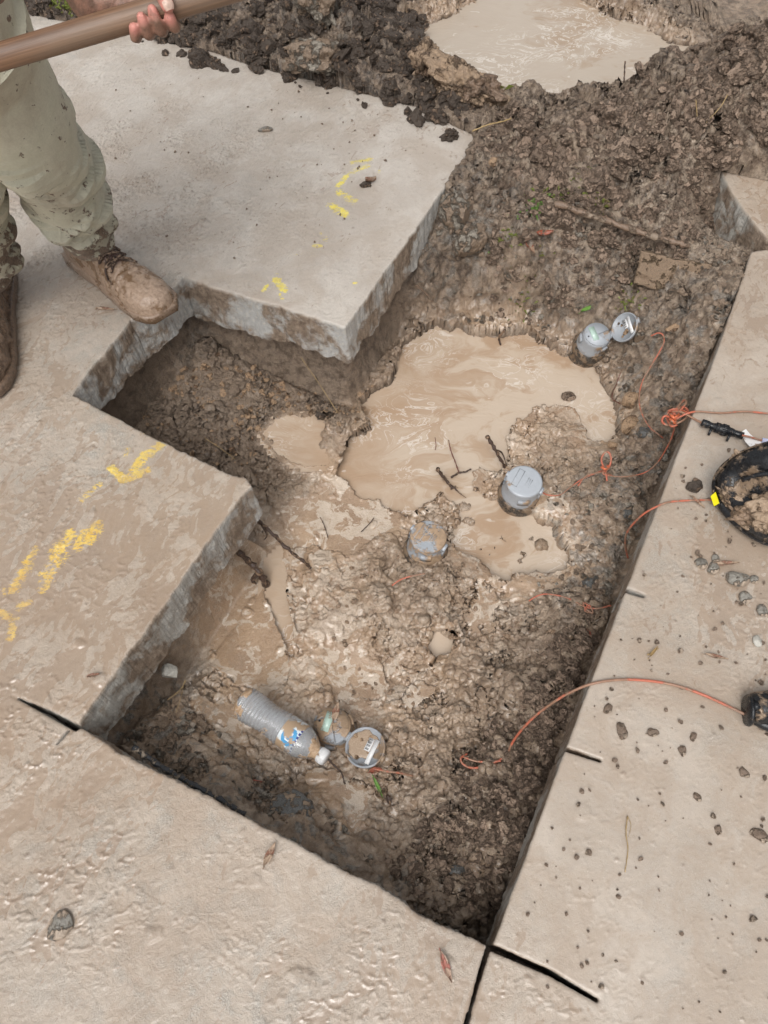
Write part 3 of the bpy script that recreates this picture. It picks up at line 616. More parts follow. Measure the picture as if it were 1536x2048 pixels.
# mud lumps that break the water surface
for px, py, r, h in [(862, 1020, .022, .012), (848, 1028, .012, .008), (893, 1000, .008, .006), (910, 975, .010, .008), (905, 1048, .008, .006), (920, 1035, .007, .004), (1003, 1078, .007, .006), (990, 1095, .006, .004), (1048, 1110, .010, .008), (1040, 1120, .008, .006),
                     (980, 1110, .006, .004), (1060, 1080, .006, .004), (1085, 1095, .008, .005), (1150, 845, .012, .006), (960, 1100, .007, .004), (935, 1040, .012, .008), (925, 1010, .014, .009), (890, 960, .012, .008), (955, 1125, .01, .005)]:
    c = W(px, py, LV); q = np.hypot(X-c[0], Y-c[1])+.004*fbm(X*60, Y*60, 2, 351)
    Zt = np.maximum(Zt, LV-.004+(h+.004)*np.sqrt(np.maximum(1-(q/r)**2, 0)).astype(f32)*np.where(q < r, 1, 0)+np.where(q < r, fine*.002, -1))
# never below the level of the pit's water outside its outline
Zt = np.where((sd_main > 0) & (sd_c > 0) & (sd_s > 0), np.maximum(Zt, LV+.004+.3*np.minimum(bill*.01+.01, .01)), Zt)
# dips beside the channel (boot drags)
for a, b, r, dz in [((602, 1100), (600, 1395), .014, .008), ((640, 1110), (560, 1060), .02, .008), ((775, 1120), (790, 1220), .012, .02), ((870, 1345), (850, 1290), .01, .01), ((905, 1240), (870, 1270), .012, .01)]:
    q = sdf_cap(X, Y, W(*a, LT)[:2], W(*b, LT)[:2], 0, 0)+.008*lump; Zt = Zt-dz*np.exp(-(q/r)**2)*sst(.004, .02, sd_c)*sst(.004, .02, sd_s)

# ------------------------------------------------------------------ pavement outline
sd_pv = sdf_poly(X, Y, pave)
e_rag = .0035*fbm(X*60, Y*60, 3, 401)+.005*fbm(X*18, Y*18, 2, 411)
rightside = sst(.02, .10, X-(.135+(Y-.008)*.55)+.08)       # the sawn right edge stays straight
sd_pv2 = sd_pv+e_rag*(1-.85*rightside)*.8
for a, b, ra, rb in slots:
    sd_pv2 = np.maximum(sd_pv2, -(sdf_cap(X, Y, a, b, ra, rb)+.0005*perlin(X*150, Y*150, 5)))
far_poly = poly([(1440, 350), (1458, 388), (1480, 420), (1505, 455), (1532, 484), (1600, 520), (1760, 470), (1640, 392), (1536, 370)], .0)
sd_far = sdf_poly(X, Y, far_poly)+e_rag*.4
def under(Zt, sd, thick=.128):
    t = sst(0, .07, -sd); ceil = -thick-.004
    Zi = np.minimum(Zt, ceil)*(1-t)+ceil*t
    return np.where(sd < .002, np.minimum(Zi, ceil), Zt)
Zt = Zt-.05*np.exp(-np.maximum(sd_pv, 0)/.022)*sst(-.005, -.06, Z)*(sd_main > .01)*(sd_n > .01)
Zt = np.where((sd_main > .005) & (sd_n > .005), np.maximum(Zt, LV+.004), Zt)
Zt = under(Zt, sd_pv); Zt = under(Zt, sd_far, .10)

# soil attributes
a1 = np.stack([np.clip(wet+shore*.6, 0, 1), gry, drk], -1).reshape(-1, 3)
nearw = 1-sst(.0, .035, np.minimum(sd_main, sd_c)); pal = np.maximum(pal, nearw*wet)
a2 = np.stack([pal, red*np.clip(1-shore, 0, 1), np.zeros_like(pal)], -1).reshape(-1, 3)
def grid_faces(mask):
    idx = np.arange(NX*NY, dtype=np.int32).reshape(NY, NX)
    F = np.stack([idx[:-1, :-1], idx[:-1, 1:], idx[1:, 1:], idx[1:, :-1]], -1)
    return F[mask] if mask is not None else F.reshape(-1, 4)
gzy, gzx = np.gradient(Zt, ys, xs); gl_ = np.sqrt(gzx**2+gzy**2+1); steep = sst(.35, 1.0, np.sqrt(gzx**2+gzy**2))*(np.minimum(sd_pv, sd_far) > .004)*(np.abs(X) < 2)*(Y < 3.3)
m_ = steep.ravel() > .01; P3 = np.stack([X.ravel()[m_], Y.ravel()[m_], Zt.ravel()[m_]], -1)
d3 = np.zeros(X.size, f32); d3[m_] = (.014*(1-2*np.abs(fbm3(P3*np.array([26, 26, 34]), 4, 801)))-.008+.016*vnoise3(P3*13, 811)+.004*fbm3(P3*120, 2, 821))
d3 = d3.reshape(X.shape)*steep
Xg = X-gzx/gl_*d3; Yg = Y-gzy/gl_*d3; Zg = Zt+d3/gl_
soil = mesh_np('ground', np.stack([Xg, Yg, Zg], -1).reshape(-1, 3), grid_faces(None), M['mud'], attrs={'att': a1, 'at2': a2})
tag(soil, kind='structure')

def zat(x, y):
    i = int(np.clip(np.searchsorted(xs, x), 1, NX-1)); j = int(np.clip(np.searchsorted(ys, y), 1, NY-1)); return float(Zt[j, i])
def ground_hit(px, py, off=0.):
    """where the pixel's line of sight meets the ground or the pavement"""
    r = FW + CR*((px-768)/FPX) - CU*((py-1024)/FPX)
    for z in np.arange(.2, -.33, -.004):
        p = CP+r*((z-CAM_H)/r[2]); i = int(np.clip(np.searchsorted(xs, p[0]), 1, NX-1)); j = int(np.clip(np.searchsorted(ys, p[1]), 1, NY-1))
        h = 0. if min(sd_pv2[j, i], sd_far[j, i]) < 0 else float(Zt[j, i])
        if sd_pv2[j, i] > 0: h = max(h, LV)
        if z <= h: return np.array([p[0], p[1], (h if h-z < .02 else z)+off])
    return p

BR = [(830, 720, .9), (900, 690, .8), (960, 680, .5), (800, 800, 1), (740, 880, 1), (700, 960, 1), (760, 980, .9), (830, 900, .6), (950, 760, .1), (900, 850, .35), (1060, 700, .5), (1100, 760, 0), (1200, 820, -.2), (880, 950, .25), (1000, 1080, .3), (1100, 1100, .3), (600, 860, 1), (600, 910, .5), (570, 1200, 1), (875, 1300, 0), (900, 60, 0), (1000, 150, 0), (1150, 60, .7), (1250, 120, .7), (1100, 200, .1), (1350, 100, .8)]
# water sheets
def water(name, sd, lv, mat, lab):
    k = 4; Xs = X[::k, ::k]; Ys = Y[::k, ::k]; S = sd[::k, ::k]; ny, nx = S.shape
    idx = np.arange(nx*ny, dtype=np.int32).reshape(ny, nx)
    m = np.minimum.reduce([S[:-1, :-1], S[1:, :-1], S[:-1, 1:], S[1:, 1:]]) < .012
    F = np.stack([idx[:-1, :-1], idx[:-1, 1:], idx[1:, 1:], idx[1:, :-1]], -1)[m]
    u, inv = np.unique(F, return_inverse=True); V = np.stack([Xs, Ys, np.full_like(Xs, lv)], -1).reshape(-1, 3)[u]
    V[:, 2] += .0006*perlin(V[:, 0]*40, V[:, 1]*40, 9)
    bt = idw([W(a, b, lv)[:2] for a, b, c in BR], [[c] for a, b, c in BR], V[:, 0], V[:, 1], .08)
    return tag(mesh_np(name, V, inv.reshape(-1, 4).astype(np.int32), mat, attrs={'att': np.repeat(bt, 3, 1)}), kind='structure')
water('puddle_water', np.minimum(sd_main, 9), LV, M['water'], '')
water('puddle_water', sd_n, LN, M['water'], ''); water('puddle_water', sd_c, LT, M['water'], ''); water('puddle_water', sd_s, LT, M['water'], '')
water('pond_water', sd_p, LP, M['pond'], '')

# ------------------------------------------------------------------ pavement surface
# px, py, relief, pool, crumb, clean, blue(face), streak
PT = np.array([
 (60, 60, .3, .1, 0, .5, 0, .6), (250, 180, .4, .1, .2, .1, 0, 1), (420, 160, .3, .1, .1, 0, 0, 1), (600, 220, .3, .15, 0, .3, 0, .9), (800, 240, .4, .35, .1, .1, .2, .4), (300, 280, .8, .1, .7, 0, 0, .3), (240, 380, .8, .1, .8, 0, 0, .2), (420, 340, .9, .1, .7, .2, 0, .2),
 (560, 340, .6, .15, .2, .2, 0, .4), (700, 330, .3, .25, .05, 0, .2, .4), (850, 330, .2, .25, 0, 0, .3, .3), (500, 480, .5, .1, .2, .2, .6, .3), (640, 520, .3, .15, .05, .1, .9, .3), (780, 450, .2, .2, 0, 0, .5, .2), (350, 460, .8, .1, .6, .3, .5, 0), (100, 460, .7, .2, .6, .2, 0, 0),
 (60, 650, .6, .45, .3, .1, .2, 0), (150, 640, .5, .4, .2, .4, .5, 0), (230, 600, .4, .3, .2, .6, .9, 0), (60, 760, .5, .5, .1, .1, .5, 0), (130, 760, .5, .2, .1, .8, 1, 0), (60, 850, .6, .5, .1, .5, .5, .2), (200, 880, .5, .3, .1, .9, .6, .2), (320, 920, .4, .4, 0, .5, .8, .4), (430, 960, .3, .5, .1, .1, .8, .6),
 (60, 980, .6, .5, .1, .3, 0, .2), (200, 1050, .5, .6, 0, .1, 0, .4), (350, 1080, .3, .55, 0, 0, .3, .8), (100, 1150, .5, .6, 0, 0, 0, .4), (250, 1200, .3, .5, 0, 0, 0, .6), (80, 1330, .5, .55, 0, .1, 0, .3), (180, 1320, .4, .45, 0, 0, 0, .3),
 (60, 1500, .9, .55, 0, 0, 0, .6), (200, 1560, .9, .5, .1, .1, 0, .7), (100, 1680, 1, .5, .1, .3, 0, .8), (300, 1700, .7, .35, 0, .6, 0, .6), (400, 1650, .4, .2, 0, .4, .2, .2), (560, 1720, .2, .15, 0, .2, 0, .1), (180, 1840, .8, .35, .2, .5, 0, .4), (400, 1840, .5, .2, 0, .7, 0, .3),
 (560, 1850, .3, .15, 0, .7, 0, .2), (700, 1800, .3, .2, 0, .3, 0, .1), (60, 2000, .5, .2, 0, .1, 0, .3), (280, 2010, .3, .15, 0, .2, 0, .2), (520, 1990, .5, .3, 0, .7, 0, .1), (700, 1940, .7, .5, 0, .2, 0, 0), (840, 1930, .7, .55, 0, .1, 0, 0), (780, 2020, .7, .55, 0, .2, 0, 0), (920, 1960, .5, .55, 0, 0, 0, 0), (960, 2030, .5, .5, 0, .2, 0, 0), (1080, 2010, .3, .35, 0, .2, 0, 0),
 (1200, 1900, .1, .05, 0, .1, 0, 0), (1100, 1800, .1, .05, 0, 0, 0, 0), (1350, 1800, .1, .05, 0, .1, 0, 0), (1480, 1900, .15, .1, 0, .3, 0, 0), (1450, 2020, .2, .1, 0, .5, 0, 0), (1200, 1600, .1, .05, 0, 0, 0, 0), (1400, 1600, .15, .1, .1, .1, 0, 0), (1250, 1430, .1, .05, 0, .1, 0, 0), (1400, 1420, .3, .15, .1, .4, 0, 0), (1500, 1500, .2, .15, .1, .2, 0, 0),
 (1300, 1250, .3, .2, .1, .2, .2, 0), (1450, 1250, .6, .5, .2, .2, 0, 0), (1350, 1100, .3, .2, .1, .4, .2, 0), (1480, 1130, .4, .6, .2, .6, 0, 0), (1400, 950, .15, .05, .1, .4, .2, 0), (1450, 800, .2, .1, 0, .2, .2, 0), (1500, 650, .3, .45, 0, 0, 0, .2), (1520, 560, .3, .4, 0, 0, 0, .2), (1500, 740, .3, .4, 0, 0, 0, 0), (1500, 400, .3, .4, .1, 0, 0, 0)], float)  # film values below the black housing hold its cast shade as brown
grey_sheen = bil(idw([W(a, b)[:2] for a, b in [(60, 60), (400, 160), (640, 240), (850, 300), (250, 300), (500, 400), (700, 500), (100, 450), (60, 650), (150, 700), (200, 880), (60, 1000), (300, 1050), (100, 1300), (200, 1600), (300, 2000), (600, 1850), (900, 1980), (1200, 1700), (1400, 1300), (1400, 2000), (1500, 600), (1450, 950)]], [[v] for v in (1, 1, 1, 1, .9, .9, .9, .8, .4, .6, .6, .1, .1, 0, 0, .25, .35, .1, .35, .2, .45, .2, .3)], GX, GY, .15)[..., 0])  # weight of greyer dried mud, with the wet-film sheen painted in
pxy = np.array([W(a, b)[:2] for a, b in PT[:, :2]])
PA = idw(pxy, PT[:, 2:], GX, GY, .09)
rel, pol, crb, cln, blu, stk = [bil(PA[..., k]) for k in range(6)]
e1 = np.array([.482, .876]); e2 = np.array([.887, -.463])   # directions of the saw cuts
ua = X*e1[0]+Y*e1[1]; ub = X*e2[0]+Y*e2[1]
wa = ua+.03*fbm(X*7, Y*7, 3, 501); wb = ub+.03*fbm(X*7, Y*7, 3, 511)
swirl = fbm(wa*11, wb*22, 5, 521, .55)
strk = fbm(wa*10, wb*110, 3, 531)
wav = fbm(wa*26+swirl*.8, wb*44, 4, 541, mode=2)
def pct(f, a, b): q = np.percentile(f[::7, ::7], [a, b]); return sst(q[0], q[1], f)
crumbn = pct(fbm(wx3*55, wy3*70, 4, 561, mode=1, gain=.6), 62, 97); flake = pct(fbm(wx3*28, wy3*40, 5, 571, mode=1, gain=.6), 72, 98)
spots = clods(X*30, Y*30, 601, .03, .16, .30)/30; spots2 = clods(X*70, Y*70, 611, .05, .2, .35)/70; spots3 = clods(wx2*12, wy2*12, 621, .05, .22, .25)/12
patch = sst(-.25, .2, fbm(X*7, Y*7, 3, 631))
Hs = rel*(swirl*.0024+wav*.0007)+stk*strk*.0016+crb*crumbn*.0062*patch+(rel*.0030+.0004)*flake*patch+rel*(.0004*bill+.0005*ridge)+spots*.30+spots2*.5+spots3*.25*(.2+rel)+.0003*fine+crb*cl3*.35*patch
low = -(swirl*.9+wav*.45+.25*stk*strk)
pool = np.clip(.5+(pol-.42)*1.0+low*.75*(.35+rel)+stk*strk*.25, 0, 1)
crm = np.clip(crb*sst(.3, .9, crumbn)*patch*.9+flake*patch*rel*.5+np.clip((spots+spots2)*200, 0, 1)*.8+np.clip(spots3*120, 0, 1)*.3*rel, 0, 1)
# older brown smudges and boot scuffs; below the black housing, its shade painted brown
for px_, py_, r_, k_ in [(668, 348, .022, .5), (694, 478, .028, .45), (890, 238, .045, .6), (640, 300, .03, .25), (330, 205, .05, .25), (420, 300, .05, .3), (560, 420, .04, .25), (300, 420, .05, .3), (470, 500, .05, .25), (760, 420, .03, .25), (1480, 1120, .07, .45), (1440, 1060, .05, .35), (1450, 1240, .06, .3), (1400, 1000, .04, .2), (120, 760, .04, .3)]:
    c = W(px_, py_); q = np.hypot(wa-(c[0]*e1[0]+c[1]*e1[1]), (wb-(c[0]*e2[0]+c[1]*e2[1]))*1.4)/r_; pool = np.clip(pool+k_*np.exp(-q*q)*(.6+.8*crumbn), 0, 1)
# sprayed yellow marks, mostly scrubbed off or covered
PAINT = [((742, 318), (705, 325), .010, .95), ((735, 332), (702, 345), .012, .8), ((694, 352), (676, 372), .010, 1), ((680, 385), (705, 402), .018, .8), ((664, 412), (690, 428), .016, 1.), ((760, 340), (758, 345), .006, .7), ((645, 465), (650, 478), .012, .5), ((628, 492), (642, 492), .008, 1), ((575, 508), (622, 510), .012, .35),
         ((548, 545), (555, 550), .006, .6), ((552, 560), (568, 580), .013, 1.05), ((526, 582), (534, 572), .007, 1), ((566, 600), (560, 590), .006, .8), ((708, 566), (712, 566), .006, .9),
         ((292, 864), (300, 862), .008, 1.2), ((318, 892), (300, 906), .014, 1.0), ((290, 910), (270, 940), .014, 1.05), ((222, 936), (246, 956), .010, 1.2), ((246, 960), (292, 942), .012, 1.1), ((256, 900), (250, 915), .008, .6), ((200, 968), (164, 998), .010, .75),
         ((194, 1054), (178, 1080), .016, 1.1), ((172, 1062), (155, 1095), .014, .85), ((138, 1072), (110, 1110), .020, .9), ((125, 1110), (90, 1150), .022, .75), ((70, 1100), (25, 1180), .010, 1.0), ((55, 1130), (30, 1175), .016, .85), ((100, 1160), (85, 1180), .012, .85), ((60, 1205), (36, 1215), .010, .85), ((0, 1225), (30, 1240), .012, .8), ((26, 1250), (22, 1275), .010, 1.05), ((8, 1180), (14, 1190), .01, .6)]
paint = np.zeros_like(X)
for a, b, r, s in PAINT:
    q = sdf_cap(X, Y, W(*a)[:2], W(*b)[:2], 0, 0); paint = np.maximum(paint, s*(1-sst(r*.35, r*1.5, q)))
cellx = .0025; thr = .0011

def slab_mesh(name, sd, zf, thick, rot_in=.0, rows=12, rag=.0045, mat=None):
    keep = (np.maximum.reduce([sd[:-1, :-1], sd[1:, :-1], sd[:-1, 1:], sd[1:, 1:]]) < thr)
    F = grid_faces(keep)
    gyy, gxx = np.gradient(sd, ys, xs); gl = np.sqrt(gxx**2+gyy**2)+1e-9; gxx = (gxx/gl).astype(f32); gyy = (gyy/gl).astype(f32)
    u, inv = np.unique(F, return_inverse=True); F = inv.reshape(-1, 4).astype(np.int64)
    fx = lambda A: A.ravel()[u]
    px, py, s = fx(X).copy(), fx(Y).copy(), fx(sd)
    E = np.concatenate([F[:, [0, 1]], F[:, [1, 2]], F[:, [2, 3]], F[:, [3, 0]]])
    key = np.minimum(E[:, 0], E[:, 1])*len(u)+np.maximum(E[:, 0], E[:, 1])
    uq, first, cnt = np.unique(key, return_index=True, return_counts=True)
    BE = E[first[cnt == 1]]
    bv = np.unique(BE)
    px[bv] -= (s*fx(gxx))[bv]; py[bv] -= (s*fx(gyy))[bv]
    edge = sst(0, .012, -s)
    z = zf(px, py, fx(Hs)*(.25+.75*edge)-.0016*(1-sst(0, .004, -s)))
    V = [np.stack([px, py, z], -1)]
    att = [np.stack([fx(pool), np.zeros_like(s), fx(paint)], -1)]; at2 = [np.stack([fx(crm), fx(cln), fx(blu)], -1)]; at3 = [np.stack([fx(grey_sheen), fx(rel), fx(grey_sheen)], -1)]
    att[0][bv, 1] = .35
    m = len(bv); remap = np.full(len(u), -1, np.int64); remap[bv] = np.arange(m)
    bx, by, bz = px[bv], py[bv], z[bv]; nx_, ny_ = fx(gxx)[bv], fx(gyy)[bv]
    straight = sst(.02, .10, bx-(.135+(by-.008)*.55)+.08)
    base = len(u); prev = bv
    inv_b = remap[BE]
    faces4 = [F]
    for k in range(1, rows+1):
        t = k/rows; dz = -thick*t
        P3 = np.stack([bx*1., by*1., dz+bz*0], -1)
        d = (rag*fbm3(P3*60, 4, 701)*(.25+.75*(1-straight))+rag*2.2*(.5*fbm3(P3*12, 2, 721)*t)*(1-straight)+.0012*vnoise3(P3*240, 733))*min(1, t*4)+.006*sst(.0, .1, t)*t*(1-straight)
        d = d-.004*(1-straight)*math.sin(math.pi*t*.5)*0
        zz = bz+dz*(1+.18*fbm3(P3*np.array([20, 20, 0]), 2, 741)*(1-straight))
        V.append(np.stack([bx+nx_*d, by+ny_*d, zz], -1))
        att.append(np.stack([np.zeros(m), np.ones(m), np.zeros(m)], -1)); at2.append(np.stack([np.zeros(m), np.zeros(m), fx(blu)[bv]], -1)); at3.append(np.zeros((m, 3)))
        cur = base+(k-1)*m
        a = prev_idx = (inv_b if k > 1 else None)
        top = BE if k == 1 else inv_b+(base+(k-2)*m)
        bot = inv_b+cur
        faces4.append(np.stack([top[:, 1], top[:, 0], bot[:, 0], bot[:, 1]], -1))
    return mesh_np(name, np.concatenate(V), np.concatenate(faces4).astype(np.int32), mat, attrs={'att': np.concatenate(att), 'at2': np.concatenate(at2), 'at3': np.concatenate(at3)})
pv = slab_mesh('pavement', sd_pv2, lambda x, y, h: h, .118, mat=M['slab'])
tag(pv, kind='structure')
fs = slab_mesh('concrete_slab', np.where(np.abs(sd_far) > 5, 9, sd_far).astype(f32), lambda x, y, h: h+.012, .125, mat=M['slab'])
tag(fs, 'mud-smeared slab of broken pavement beyond the pit, at the upper right edge of the photo', 'concrete slab')
print('surfaces done')

# ------------------------------------------------------------------ loose lumps
def lump_np(sub, c, r, sq, R, seed, rough=.35, freq=2.2, cuts=0):
    V, F = ico(sub); V = V*(1+rough*fbm3(V*freq+seed*3.7, 4, seed)[:, None])
    rs = np.random.RandomState(seed)
    for k in range(cuts):
        n = rs.normal(size=3); n /= np.linalg.norm(n); d = .45+.35*rs.rand(); q = V@n; V = V-np.maximum(q-d, 0)[:, None]*n
    V = (V*np.asarray(sq)*r)@R.T+c; return V, F
def scatter(name, spots_, mat, sub=2, rough=.6, kind='stuff', label=None, cat=None):
    Vs = []; Fs = []; b = 0
    for i, (c, r, sq) in enumerate(spots_):
        V, F = lump_np(4 if r > .016 else 3 if r > .006 else 2, c, r, sq, rot3(random.uniform(-.6, .6), random.uniform(-.6, .6), random.uniform(0, 6.3)), i % 60, .75, 1.7, 2)
        Vs.append(V); Fs.append(np.array(F)+b); b += len(V)
    return tag(mesh_np(name, np.concatenate(Vs), np.concatenate(Fs).astype(np.int32), mat, smooth=False), label, cat, kind=kind)
def clod_field(n, polyg, rmin, rmax, pw=2.5, cond=None):
    P = np.array(polyg); lo, hi = P.min(0), P.max(0); out = []; tries = 0
    pts = np.array([[random.uniform(lo[0], hi[0]), random.uniform(lo[1], hi[1])] for _ in range(n*6)])
    s = sdf_poly(pts[:, 0].astype(f32), pts[:, 1].astype(f32), polyg)
    for (x, y), q in zip(pts, s):
        if q > 0: continue
        j = min(max(int(np.searchsorted(ys, y)), 1), NY-1); i = min(max(int(np.searchsorted(xs, x)), 1), NX-1)
        if sd_p[j, i] < .01 or sd_main[j, i] < .004 or sd_n[j, i] < .004: continue
        on = sd_pv2[j, i] < 0
        if cond and not cond(on, x, y): continue
        z = 0.002 if on else Zt[j, i]
        r = rmin+(rmax-rmin)*random.random()**pw
        out.append(((x, y, z-r*(.05 if not on else -.2)), r, (random.uniform(.8, 1.25), random.uniform(.8, 1.1), random.uniform(.55, .85))))
        if len(out) >= n: break
    return out
mound = poly([(955, 290), (1010, 200), (1060, 215), (1230, 190), (1350, 110), (1420, 130), (1560, 150), (1600, 340), (1430, 350), (1400, 470), (1200, 480), (1000, 460)], .04)
scatter('soil_clods', clod_field(1500, mound, .004, .020, 2.2, lambda on, x, y: not on), M['soilclod'], label='crumbly lumps of brown soil heaped in front of the pond', cat='soil')
bankl = poly([(0, -30), (110, 30), (350, 84), (640, 158), (830, 210), (905, 246), (960, 230), (900, 160), (840, 90), (850, 30), (950, -10), (800, -60), (300, -60)], .05)
scatter('soil_clods', clod_field(1300, bankl, .004, .036, 2.6, lambda on, x, y: True if not on else random.random() < .25), M['darkclod'], label='dark wet soil lumps piled along the far edge of the pavement', cat='soil')
lowr = poly([(1190, 1120), (1250, 1180), (1000, 1880), (880, 1830), (760, 1740), (900, 1600), (1000, 1400), (1100, 1270)], -.18)
scatter('soil_clods', clod_field(650, lowr, .003, .012, 2.2, lambda on, x, y: not on), M['soilclod'], label='small wet soil lumps along the right side of the pit', cat='soil')
scatter('soil_clods', clod_field(70, poly([(1150, 1220), (1230, 1230), (1130, 1500), (1000, 1850), (930, 1800), (1000, 1600), (1060, 1400)], -.16), .012, .026, 1.5, lambda on, x, y: not on), M['soilclod'], label='big dark sticky clods against the sawn right wall of the pit', cat='soil')
scatter('soil_clods', clod_field(230, poly([(960, 300), (1230, 200), (1350, 120), (1560, 160), (1580, 330), (1420, 340), (1100, 400)], .05), .013, .040, 1.9, lambda on, x, y: not on), M['soilclod'], label='larger broken clods on the mound in front of the pond', cat='soil')
notch = poly([(240, 800), (390, 640), (700, 720), (760, 760), (690, 860), (640, 830), (540, 850), (560, 960), (500, 1000), (480, 950), (300, 860)], -.23)
scatter('soil_clods', clod_field(500, notch, .002, .009, 2.2, lambda on, x, y: not on), M['clay'], label='brown clay crumbs on the floor of the pit under the raised slab', cat='soil')
bankr = poly([(830, 500), (960, 400), (1380, 500), (1480, 530), (1400, 760), (1250, 1160), (1100, 1200), (1080, 960), (1240, 880), (1230, 770), (1150, 690), (1060, 650), (900, 610)], -.14)
scatter('gravel_and_soil', clod_field(1100, bankr, .002, .011, 2.4, lambda on, x, y: not on), M['rubble'], label='grey gravelly soil lumps on the right bank of the pit', cat='gravel')
lowl = poly([(215, 1450), (300, 1370), (380, 1420), (520, 1540), (640, 1600), (760, 1740), (600, 1670), (380, 1570)], -.18)
scatter('gravel_and_soil', clod_field(320, lowl, .003, .014, 2.2, lambda on, x, y: not on), M['rubble'], label='grey broken base gravel along the lower left edge of the pit', cat='gravel')
midm = poly([(780, 1110), (960, 1130), (1180, 1130), (1150, 1300), (900, 1420), (700, 1420), (660, 1250), (700, 1120)], -.26)
scatter('mud_lumps', clod_field(150, midm, .002, .008, 2., lambda on, x, y: not on), plain('wet_lump', lin(150, 126, 104), .3, mud=.4, mudcol=lin(182, 160, 138), scale=40, bumpd=.002), label='glistening wet mud lumps in the middle of the pit', cat='mud')
rs_poly = poly([(1150, 1500), (1380, 880), (1536, 900), (1560, 2060), (1010, 1960)], 0)
scatter('mud_crumbs', clod_field(190, rs_poly, .0012, .0052, 2.2, lambda on, x, y: on), M['crumb'], label='small dark mud crumbs sprinkled on the right pavement', cat='mud')
up_poly = poly([(180, 120), (640, 180), (900, 260), (600, 560), (240, 470)], 0)
scatter('mud_crumbs', clod_field(90, up_poly, .0012, .0045, 2.8, lambda on, x, y: on), M['crumb'], label='dark mud crumbs sprinkled on the raised pavement slab', cat='mud')

def rock(name, px, py, r, sq, mat, label, cat, rot=(0, 0, 0), seed=1, rough=.3, cuts=4, up=0., group=None, sub=4):
    c = ground_hit(px, py); c = c+np.array([0, 0, r*sq[2]*.35+up])
    V, F = lump_np(sub, (0, 0, 0), r, sq, rot3(*rot), seed, rough, 1.6, cuts)
    o = mesh_np(name, V, np.array(F, np.int32), mat); o.location = [float(q) for q in c]
    return tag(o, label, cat, group)
rock('clay_lump', 925, 190, .085, (1.25, .8, .62), M['bigclay'], 'big cracked tan clay lump at the pond rim, right of the smaller tan lump', 'clay lump', (0, .2, -.4), 3, .95, 0, sub=6)
rock('clay_lump', 850, 150, .05, (.9, .9, .95), M['bigclay'], 'tan clay lump at the left rim of the pond, left of the biggest lump', 'clay lump', (0, 0, .3), 5, .95, 0, sub=6)
rock('clay_lump', 986, 334, .014, (1, 1, .9), M['clay'], 'small tan clay ball on the dark soil right of the slab corner', 'clay lump', seed=8)
rock('soil_lump', 645, 128, .085, (1.3, .7, .5), M['rubble'], 'pale crusted soil block lying on the far edge of the pavement', 'soil lump', (0, 0, -.35), 11, .9, 0, sub=6)
rock('soil_lump', 640, 30, .07, (.8, .9, 1), M['rubble'], 'pale streaked soil block at the top of the photo, above the crusted block', 'soil lump', (0, 0, .3), 12, .9, 0, sub=6)
rock('concrete_chunk', 940, 492, .055, (.75, .7, 1.0), M['rubble'], 'grey broken concrete chunk just below the raised slab corner', 'concrete chunk', (.2, .3, .4), 14, .4, 5, up=-.01, sub=5)
rock('concrete_chunk', 920, 410, .07, (.8, .8, 1.1), M['rubble'], 'rough grey base gravel block stuck to the side of the raised slab', 'concrete chunk', (.1, .2, .8), 17, .45, 4, up=-.05, sub=5)
rock('stone', 1278, 680, .034, (.5, .35, 1.1), M['rubble'], 'flat muddy stone standing on edge beside the open lid of the upper meter', 'stone', (.15, -.2, .4), 21, .2, 6)
rock('stone', 1345, 662, .018, (1.2, .8, .7), M['clay'], 'small tan stone right of the stone standing on edge', 'stone', seed=22, cuts=5)
rock('stone', 1262, 806, .028, (1.1, .8, .9), M['clay'], 'upper of the two tan stones at the right end of the big puddle', 'stone', (0, .2, .2), 23, .3, 5)
rock('stone', 1262, 856, .032, (1.2, .8, .7), M['clay'], 'lower of the two tan stones at the right end of the big puddle', 'stone', (0, 0, .3), 25, .35, 5)
rock('stone', 1285, 870, .02, (1, 1, .8), M['slatestone'], 'dark grey stone beside the lower tan stone by the puddle', 'stone', seed=29, cuts=6)
rock('stone', 1222, 895, .012, (1.2, 1, .8), M['clay'], 'small pale stone by the orange knot above the closed meter', 'stone', seed=31, cuts=6)
rock('stone', 1135, 795, .02, (1.1, .7, .5), M['soilclod'], 'muddy lump poking out of the puddle at the mud island', 'stone', seed=35, cuts=2)
rock('stone', 1178, 1168, .026, (1.1, .6, .5), M['slatestone'], 'bluish wet stone by the orange wire near the right pit edge', 'stone', (0, .1, .4), 37, .25, 6)
rock('stone', 1255, 1030, .014, (.9, 1, .7), M['slatestone'], 'bluish stone against the right pit wall under the hanging cable', 'stone', seed=38, cuts=6)
rock('stone', 580, 1615, .04, (1.3, .8, .6), M['slatestone'], 'dark slaty stone at the lower left pit edge', 'stone', (0, .1, -.5), 41, .3, 6)
rock('stone', 370, 1470, .022, (1.2, .8, .6), M['rubble'], 'muddy grey stone near the left end of the bottle side of the pit', 'stone', (0, 0, -.3), 43, .3, 6)
rock('stone', 340, 1345, .02, (.8, 1.1, .6), M['palestone'], 'chalky white lump under the left pavement edge', 'stone', (0, 0, .3), 45, .4, 4)
rock('stone', 915, 1742, .014, (1.2, .9, .6), M['slatestone'], 'small black wet stone in the lower right corner of the pit', 'stone', seed=47, cuts=6)
